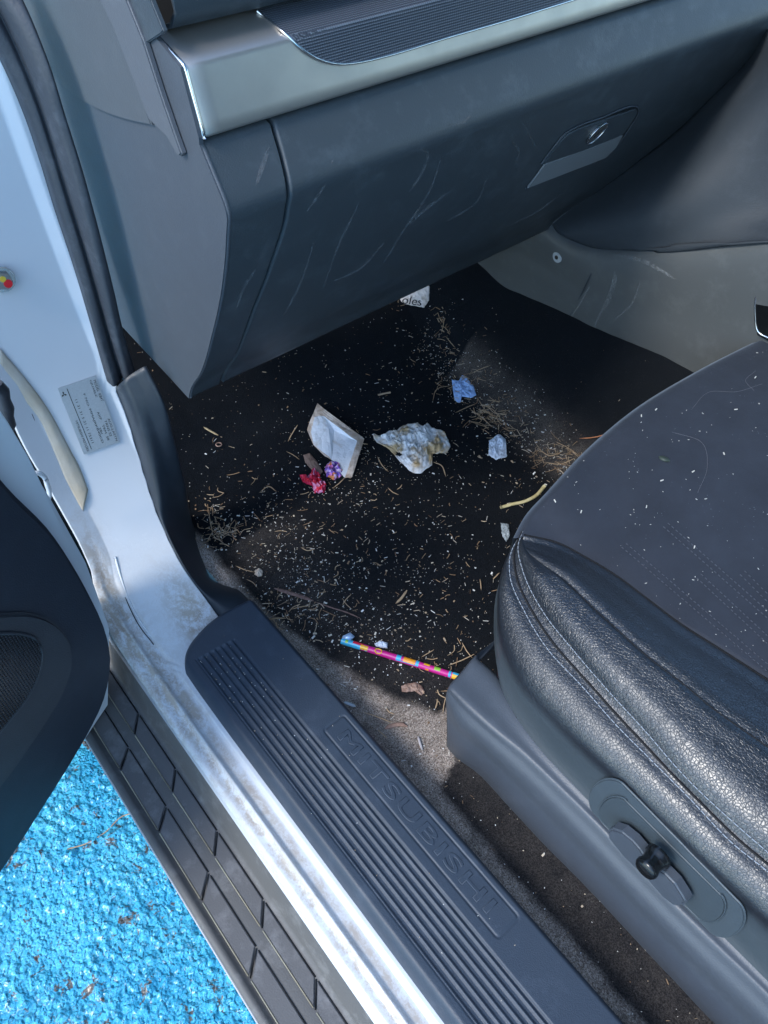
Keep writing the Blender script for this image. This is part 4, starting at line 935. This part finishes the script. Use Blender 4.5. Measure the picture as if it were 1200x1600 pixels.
place('curled_tendril', V, F, M['leaf'], 'tiny curled ring of dry tendril near the left footwell edge', 'tendril')
stick('pine_needle', [(905, 685), (922, 684), (942, 680), (960, 673)], .0020, m_paper('orange needle', (.55, .22, .10), (.4, .15, .07), 100), 'reddish orange dry needle against the seat front edge', 'pine needle', .7)
stick('leaf_sliver', [(618, 943), (626, 936), (632, 928), (636, 922)], .004, M['straw'], 'bent pale dry leaf sliver above the left end of the pencil', 'leaf', .3)
stick('leaf_sliver', [(600, 1139), (612, 1134), (630, 1132), (637, 1135)], .006, M['leaf'], 'folded brown dry leaf on the dusty carpet by the scuff plate', 'leaf', .3)
stick('leaf_sliver', [(653, 1150), (656, 1160), (660, 1172)], .0035, simple('grey sliver', (.45, .42, .42), .6), 'thin upright grey sliver on the dusty carpet edge', 'leaf', .3)
stick('leaf_sliver', [(409, 976), (418, 969), (430, 966), (447, 966)], .0030, M['straw'], 'long pale curled husk beside the front corner of the scuff plate', 'husk', .4)
# colourful pencil
pa, pb = FL(534, 1001, .006), FL(716, 1058, .006)
dv = pb - pa; Lp = np.linalg.norm(dv); pb = pa + dv * 1.12; Lp *= 1.12
def m_pencil(o_, u_):
    k = NT('patterned pencil'); x = k.n('ShaderNodeTexVoronoi'); x.inputs['Scale'].default_value = 62; x.inputs['Randomness'].default_value = .9; k.l(k.tc.outputs['Object'], x.inputs['Vector'])
    sp = k.n('ShaderNodeSeparateColor'); k.l(x.outputs['Color'], sp.inputs[0]); r = k.n('ShaderNodeValToRGB'); r.color_ramp.interpolation = 'CONSTANT'; e = r.color_ramp.elements
    st = [(0, (.60, .02, .25)), (.42, (.85, .42, .01)), (.56, (.60, .02, .25)), (.66, (.05, .45, .75)), (.78, (.25, .55, .05)), (.86, (.75, .03, .08)), (.93, (.10, .45, .75))]
    while len(e) < len(st): e.new(.5)
    for q, (p, c_) in zip(e, st): q.position = p; q.color = (*c_, 1)
    k.l(sp.outputs[0], r.inputs[0]); inside = k.ramp(x.outputs['Distance'], [(.38, 1), (.42, 0)])
    k.set('Base Color', k.mix(inside, (.60, .02, .25), r.outputs[0])); k.set('Roughness', .28); k.p.inputs['Coat Weight'].default_value = .5; return k.m
ns = 12; P = [pa + (pb - pa) * t for t in np.linspace(0, 1, 40)]
V, F = tube_data(P, .0047, ns); pen = place('pencil', V, F, m_pencil(pa, dv), 'shiny magenta pencil with yellow, blue and green shapes, half under the seat cover', 'pencil')
loc = np.array(pen.location)
uu = dv / np.linalg.norm(dv); sd = np.cross(uu, [0, 0, 1]); upv = np.cross(sd, uu)
def pchild(name, Vw, F, mat):
    o = mesh(name, [np.array(v) - loc for v in Vw], F, mat); o.parent = pen; return o
def band(t0, t1, a0, a1, col, name='printed_shape', r=.00485):
    V = []; na = 10
    for t in np.linspace(t0, t1, 6):
        for a in np.linspace(a0, a1, na): V.append(pa + dv * t + r * (sd * math.cos(a) + upv * math.sin(a)))
    return pchild(name, V, gridfaces(6, na), D.materials.get(col[0]) or simple(col[0], col[1], .3, coat=.4))
CY, YE, GR, RE, OR = ('cyan print', (.05, .45, .72)), ('yellow print', (.85, .48, .02)), ('green print', (.28, .55, .05)), ('red print', (.72, .03, .07)), ('orange print', (.85, .33, .02))
for t0, t1, a0, a1, c_ in [(.0, .10, -.5, 3.6, CY), (.035, .06, .8, 1.8, GR), (.10, .19, 1.3, 3.6, RE), (.10, .17, -.5, 1.3, CY), (.17, .235, .3, 1.7, YE), (.48, .52, .3, 2.4, CY), (.54, .64, .6, 2.6, OR), (.52, .67, .4, .6, CY), (.645, .67, .4, 2.6, CY), (.71, .76, 1.5, 3.2, YE), (.80, .85, 1.0, 2.4, GR), (.92, .94, .2, 2.4, CY), (.95, 1.0, 1.4, 3, CY), (.95, 1.0, .0, 1.4, YE), (.73, .76, .1, .6, OR)]:
    band(t0, t1, a0, a1, c_)
ring = [pa + dv * (.325 + .028 * math.cos(a)) + 0.0049 * (sd * math.cos(1.35 + .75 * math.sin(a)) + upv * math.sin(1.35 + .75 * math.sin(a))) for a in np.linspace(0, 2 * math.pi, 26)]
V, F = tube_data(ring, .0009, 5); pchild('printed_ring', V, F, D.materials.get('yellow print'))
fl = [pa + v for v in (upv * .004, upv * .006 + sd * -.004, upv * .008 - sd * .012 + uu * .008, upv * .004 - sd * .010 + uu * .016, upv * .003 - sd * .003 + uu * .012)]
o = pchild('torn_foil', fl, [(0, 1, 2, 3, 4)], simple('foil flap', (.45, .62, .85), .3, .4)); m = o.modifiers.new('s', 'SOLIDIFY'); m.thickness = .0006

# loose twigs one can pick out
TW = [((684, 488), (693, 505)), ((695, 496), (690, 520)), ((689, 508), (702, 520)), ((697, 526), (711, 543)), ((735, 584), (766, 571)), ((676, 627), (684, 607), (706, 602)), ((711, 645), (735, 634), (745, 630)),
      ((677, 722), (688, 726), (697, 745)), ((590, 714), (598, 728), (607, 737)), ((606, 762), (614, 769), (623, 773)), ((450, 690), (455, 680), (465, 664)), ((447, 705), (460, 712), (468, 718)), ((521, 762), (530, 755), (538, 747)),
      ((368, 884), (382, 890), (398, 894)), ((385, 905), (395, 910), (402, 918)), ((535, 935), (550, 952)), ((500, 1055), (498, 1060)), ((566, 1112), (590, 1120), (613, 1129)), ((590, 1140), (606, 1154)), ((603, 1105), (608, 1112), (617, 1116)),
      ((700, 1040), (725, 1030), (741, 1022)), ((722, 1004), (730, 1018), (738, 1028)), ((658, 1027), (678, 1015)), ((692, 1115), (694, 1100), (698, 1085)), ((680, 1108), (684, 1092)), ((455, 952), (470, 948), (485, 946)), ((535, 945), (542, 935), (549, 928)),
      ((840, 700), (860, 712), (880, 705)), ((850, 722), (875, 725), (900, 715)), ((868, 690), (888, 700), (905, 712)), ((735, 640), (750, 650), (770, 668)), ((745, 620), (758, 640), (775, 655)), ((752, 632), (770, 640), (785, 658)), ((330, 838), (345, 832), (360, 836)), ((340, 820), (352, 830), (372, 834)), ((325, 790), (328, 812), (333, 835)),
      ((640, 560), (650, 566)), ((470, 855), (480, 860), (492, 858)), ((560, 690), (575, 694)), ((750, 905), (752, 922)), ((620, 765), (628, 757)), ((405, 770), (420, 760), (432, 768)), ((845, 806), (858, 800)), ((780, 895), (770, 905))]
for i, t in enumerate(TW):
    w_ = random.uniform(.0011, .0020); t = [(a, b) for a, b in t]
    if len(t) == 2: t = [t[0], ((t[0][0] + t[1][0]) / 2 + random.uniform(-2, 2), (t[0][1] + t[1][1]) / 2 + random.uniform(-2, 2)), t[1]]
    stick('twig', t, w_, M['straw'], 'thin dry brown straw twig lying loose among crumbs on the black carpet', 'twig', .7, 10, .0025, 'thin dry twigs scattered over the footwell carpet')

# crumbs, straw and grit nobody could count
VB = []; FB = []
def chip(p, ln, w, h, ang, tilt=0):
    o = len(VB); ca, sa = math.cos(ang), math.sin(ang)
    for dz in (0, h):
        for a, b in ((-1, -1), (1, -.8), (.9, 1), (-.8, .9)):
            x = a * ln / 2 * random.uniform(.7, 1.1); y = b * w / 2 * random.uniform(.7, 1.1)
            VB.append((p[0] + ca * x - sa * y, p[1] + sa * x + ca * y, p[2] + dz + tilt * x))
    FB.extend([(o, o+3, o+2, o+1), (o+4, o+5, o+6, o+7), (o, o+1, o+5, o+4), (o+1, o+2, o+6, o+5), (o+2, o+3, o+7, o+6), (o+3, o, o+4, o+7)])
def dens(x, y):
    xc = np.interp(y, CRX[:, 1], CRX[:, 0]); d = .10 + .9 * math.exp(-((x - xc + .01) / .035) ** 2) * (.42 < y < .95)
    d += .75 * math.exp(-((x - .33) / .07) ** 2 - ((y - .62) / .16) ** 2) + .38 * math.exp(-((x - .45) / .13) ** 2 - ((y - .50) / .13) ** 2)
    d += .25 * math.exp(-((x - .5) / .22) ** 2 - ((y - .75) / .12) ** 2) + .35 * math.exp(-((x - .36) / .05) ** 2 - ((y - .33) / .08) ** 2) + .10 * math.exp(-((x - .33) / .06) ** 2) * (y < .3)
    if x > xc + .05: d *= .12
    if y < .27: d *= .5
    return d * (.55 + .9 * max(0, mn.noise(Vector((x * 16, y * 16, 4))) + .3))
cnt = 0
while cnt < 6000:
    x = random.uniform(.262, .98); y = random.uniform(-.15, 1.15)
    if random.random() > dens(x, y): continue
    cnt += 1; z = floor_z(x, y) + .0004; k = random.random(); a = random.uniform(0, 6.3)
    if k < .80: s = random.uniform(.0004, .0011); chip((x, y, z), s * random.uniform(1, 2), s, s * .5, a)
    elif k < .935: s = random.uniform(.0012, .0030) * random.random() ** .4; chip((x, y, z), s * random.uniform(1, 2.2), s, .0008, a, random.uniform(-.2, .2))
    else: chip((x, y, z + .0006), random.uniform(.003, .0095), random.uniform(.0004, .0009), .0007, a, random.uniform(-.15, .15))
for _ in range(110):
    px = random.choice([random.gauss(480, 60), random.gauss(600, 110), random.gauss(830, 50), random.gauss(350, 20)]); py = {0: 0}.get(1, random.gauss(930, 70)) if px < 700 else random.gauss(700, 40)
    if px < 380: py = random.gauss(830, 30)
    try: q_ = FL(px, py, .0006)
    except ValueError: continue
    if q_[0] < .265 or q_[1] > 1.1: continue
    chip(q_, random.uniform(.0025, .0075), random.uniform(.0012, .0032), .0008, random.uniform(0, 6.3), random.uniform(-.25, .25))
for _ in range(70):
    k_ = random.randint(0, 5); x = rib0 + (k_ + .75) / 7 * (rib1 - rib0) + random.gauss(0, .0006); y = ribfront(x) - abs(random.gauss(0, .09)) - .004
    chip((x, y, .5870), random.uniform(.0006, .0016), random.uniform(.0004, .0009), .0006, random.uniform(0, 6.3))
for _ in range(26):
    x = random.uniform(.14, .25); y = random.uniform(-.05, .58)
    if y < yfront(x) - .02: chip((x, y, .5886), random.uniform(.0005, .0014), .0006, .0005, random.uniform(0, 6.3))
me = D.meshes.new('crumbs'); me.from_pydata(VB, [], FB); o = link('crumbs', me, M['crumb'], None, False); tag(o, 'pale crumbs and grit strewn over the black footwell carpet', 'crumbs', kind='stuff')
# fine straw litter along the crease and the kick trim
L = []
def straw_at(px, py, spread, n, lmin=.006, lmax=.022):
    for _ in range(n):
        a = FL(px + random.gauss(0, spread[0]), py + random.gauss(0, spread[1]), random.uniform(.001, .005)); th = random.gauss(spread[2], .9); ln = random.uniform(lmin, lmax)
        q = a + np.array([math.cos(th), math.sin(th), random.uniform(-.05, .12)]) * ln / 2; q2 = a - np.array([math.cos(th), math.sin(th), 0]) * ln / 2
        m = (q + q2) / 2 + np.array([random.gauss(0, 1), random.gauss(0, 1), 0]) * ln * .12; L.append((cr([q, m, q2], 6), random.uniform(.0003, .0008)))
straw_at(691, 505, (7, 14, 1.9), 26); straw_at(705, 548, (8, 8, 1.5), 14, .004, .014); straw_at(735, 595, (16, 14, 0), 30); straw_at(768, 645, (20, 14, 2.6), 85, .008, .026); straw_at(800, 668, (22, 10, 2.6), 25)
straw_at(870, 712, (28, 13, .3), 75, .006, .03); straw_at(345, 832, (16, 10, 0), 50); straw_at(330, 800, (8, 22, 1.5), 16); straw_at(460, 955, (32, 16, 0), 32); straw_at(690, 600, (12, 10, .4), 10); straw_at(420, 780, (50, 30, 0), 22)
straw_at(620, 462, (12, 10, 0), 14, .004, .01); straw_at(700, 1050, (25, 22, .8), 16); straw_at(560, 820, (130, 80, 0), 60, .004, .014); straw_at(680, 900, (100, 80, 0), 45, .004, .012); straw_at(560, 600, (110, 60, 0), 26, .004, .010)
o = tubes('dry_litter', L, M['straw'], None, 4); tag(o, 'fine dry straw and needle litter gathered along the carpet creases', 'plant litter', kind='stuff')
# lint and crumbs on the seat
VB = []; FB = []; L = []
for _ in range(150):
    px, py = random.uniform(840, 1200), random.uniform(540, 1010)
    if px < 1200 - (py - 530) * -1.0 * 0 and (py < 1180 - px * .545 + 10 or py > 850 + (px - 870) * .62): continue
    p = onseat(px, py, .0004); s = random.uniform(.0003, .0008); 
    chip(p, s * random.uniform(1, 4.5), s, s * .5, random.uniform(0, 6.3))
for px, py in [(1025, 640), (1131, 709), (1083, 737), (867, 783), (1034, 751), (1010, 792), (1180, 590), (1002, 590 + 60), (908, 800), (1150, 640), (1085, 855)]: chip(onseat(px, py, .0006), .005, .0014, .0009, random.uniform(0, 6.3))
me = D.meshes.new('seat_crumbs'); me.from_pydata(VB, [], FB); o = link('seat_crumbs', me, simple('pale crumb', (.70, .68, .62), .8), None, False); tag(o, 'tiny pale crumbs and lint scattered on the seat cushion', 'crumbs', kind='stuff')
for pts in [[(1090, 615), (1130, 605), (1160, 625), (1200, 620)], [(1050, 675), (1095, 690), (1105, 730), (1090, 770)], [(1080, 640), (1110, 612), (1150, 612), (1190, 600)], [(1180, 580), (1165, 595), (1178, 610)]][1:]:
    L.append((cr([onseat(*p, .0008) for p in pts], 24), .00013))
o = tubes('loose_hairs', L, simple('pale hair', (.22, .22, .25), .5), None, 4); tag(o, 'long pale hairs curled on the upper seat cushion', 'hair', kind='stuff')
V, F = tube_data(cr([onseat(1030, 713, .001), onseat(1038, 717, .002), onseat(1047, 720, .001)], 8), [.001, .003, .004, .0042, .0042, .004, .003, .001], 8, flat=.5)
place('dark_seed', V, F, simple('dark seed', (.035, .05, .04), .5), 'dark green seed husk lying alone on the seat cushion', 'seed')

# ------------------------------------------------------------------ identification plate and pillar bits
def m_plate():
    k = NT('silver foil label'); k.set('Base Color', k.mix(k.noise(500, 2), (.42, .47, .50), (.56, .60, .63))); k.set('Metallic', .4); k.set('Roughness', .4); return k.m
cpx = [(90, 607), (149, 587), (187, 690), (131, 710)]
C4 = [HB(*p, .0012) for p in cpx]; cn = np.cross(C4[1] - C4[0], C4[3] - C4[0]); cn /= np.linalg.norm(cn)
if cn @ (CAM - C4[0]) < 0: cn = -cn
def LBq(u, v, off=.0): return (C4[0]*(1-u) + C4[1]*u)*(1-v) + (C4[3]*(1-u) + C4[2]*u)*v + cn * off
idp = sub(slab('id_label', [LBq(*q) for q in [(0, 0), (1, 0), (1, 1), (0, 1)]], cn, .0008, m_plate(), body))
def label_text(s, u, v0, v1, du):
    cu = D.curves.new('t', 'FONT'); cu.body = s; cu.size = 1; f_ = D.objects.new('tmp', cu); COL.objects.link(f_); bpy.context.view_layer.update()
    me = D.meshes.new_from_object(f_.evaluated_get(bpy.context.evaluated_depsgraph_get())); D.objects.remove(f_)
    P = np.array([v.co[:] for v in me.vertices]); a0, a1, b0, b1 = P[:, 0].min(), P[:, 0].max(), P[:, 1].min(), P[:, 1].max()
    for v in me.vertices: v.co = Vector(LBq(u + du * (v.co.y - b0) / (b1 - b0), v0 + (v1 - v0) * (v.co.x - a0) / (a1 - a0), .0011))
    link('label_print', me, M['ink'], idp, False)
label_text('MODEL  KB4T', .90, .05, .36, .07); label_text('GJUXELZ', .80, .03, .28, .06)
label_text('F NO. MMAJRKB40CD', .52, .18, .93, .07)
label_text('MITSUBISHI MOTORS', .10, .50, .97, .06); label_text('11 31 31 5 31 11 75311', .29, .22, .88, .06)
label_text('AUG-LASTN', .90, .62, .97, .06); label_text('TRNS S2', .80, .63, .88, .06); label_text('AXP', .70, .48, .60, .06); label_text('TRM  S8', .70, .68, .92, .06); label_text('X8H', .60, .70, .80, .06)
for a_, r_ in ((0, 0), (120, 0), (240, 0)):
    an = math.radians(a_ + 90); cx_, cy_ = .085, .10; ca_, sa_ = math.cos(an), math.sin(an); Lq = .105
    q = [(0, 0), (.5, .26), (1, 0), (.5, -.26)]
    slab('label_emblem', [LBq(cx_ + Lq * (ca_ * a - sa_ * b) * .75, cy_ - Lq * (sa_ * a + ca_ * b) * .42, .0009) for a, b in q], cn, .0002, M['ink'], idp)
slab('label_line', [LBq(u, v, .0009) for u, v in [(.20, .04), (.215, .04), (.235, .96), (.22, .96)]], cn, .0002, M['ink'], idp)
# lens / hinge bolt with red and yellow paint mark on the pillar edge
bc = HB(2, 436, .004); b1 = HB(22, 436, .004) - bc; b1 /= np.linalg.norm(b1); b2 = np.cross(b1, np.array([0, -1., .1])); b2 /= np.linalg.norm(b2); bnn = np.cross(b1, b2)
if bnn @ (CAM - bc) < 0: bnn = -bnn
bolt = sub(disc(bc, b1, b2, .0150, .0150, bnn, .004, 'hinge_bolt', M['chrome'], body, .0015))
slab('bolt_head', [bc + bnn * .004 + b1 * .0105 * math.cos(t) + b2 * .0105 * math.sin(t) for t in np.linspace(0, 2 * math.pi, 7)[:-1]], bnn, .006, M['lock'], bolt, .0015)
b3 = b2 if b2[2] < 0 else -b2
disc(bc + bnn * .0101 + b1 * .004 + b3 * .002, b1, b2, .0048, .0048, bnn, .0006, 'red_paint_dot', simple('red paint', (.70, .02, .03), .3), bolt, 0)
disc(bc + bnn * .0101 - b1 * .0015 - b3 * .003, b1, b2, .0034, .0034, bnn, .0006, 'yellow_paint_dot', simple('yellow paint', (.70, .50, .05), .3), bolt, 0)
# twig lying on the blue ground
G0 = lambda px, py: PZ(px, py, .009)
V, F = tube_data(cr([G0(*p) for p in [(105, 1327), (135, 1318), (165, 1300), (192, 1275), (212, 1271), (240, 1280)]], 40), .0012, 6)
place('twig', V, F, M['straw'], 'long thin pale twig lying on the blue painted ground', 'twig')
print('done', len(D.objects))
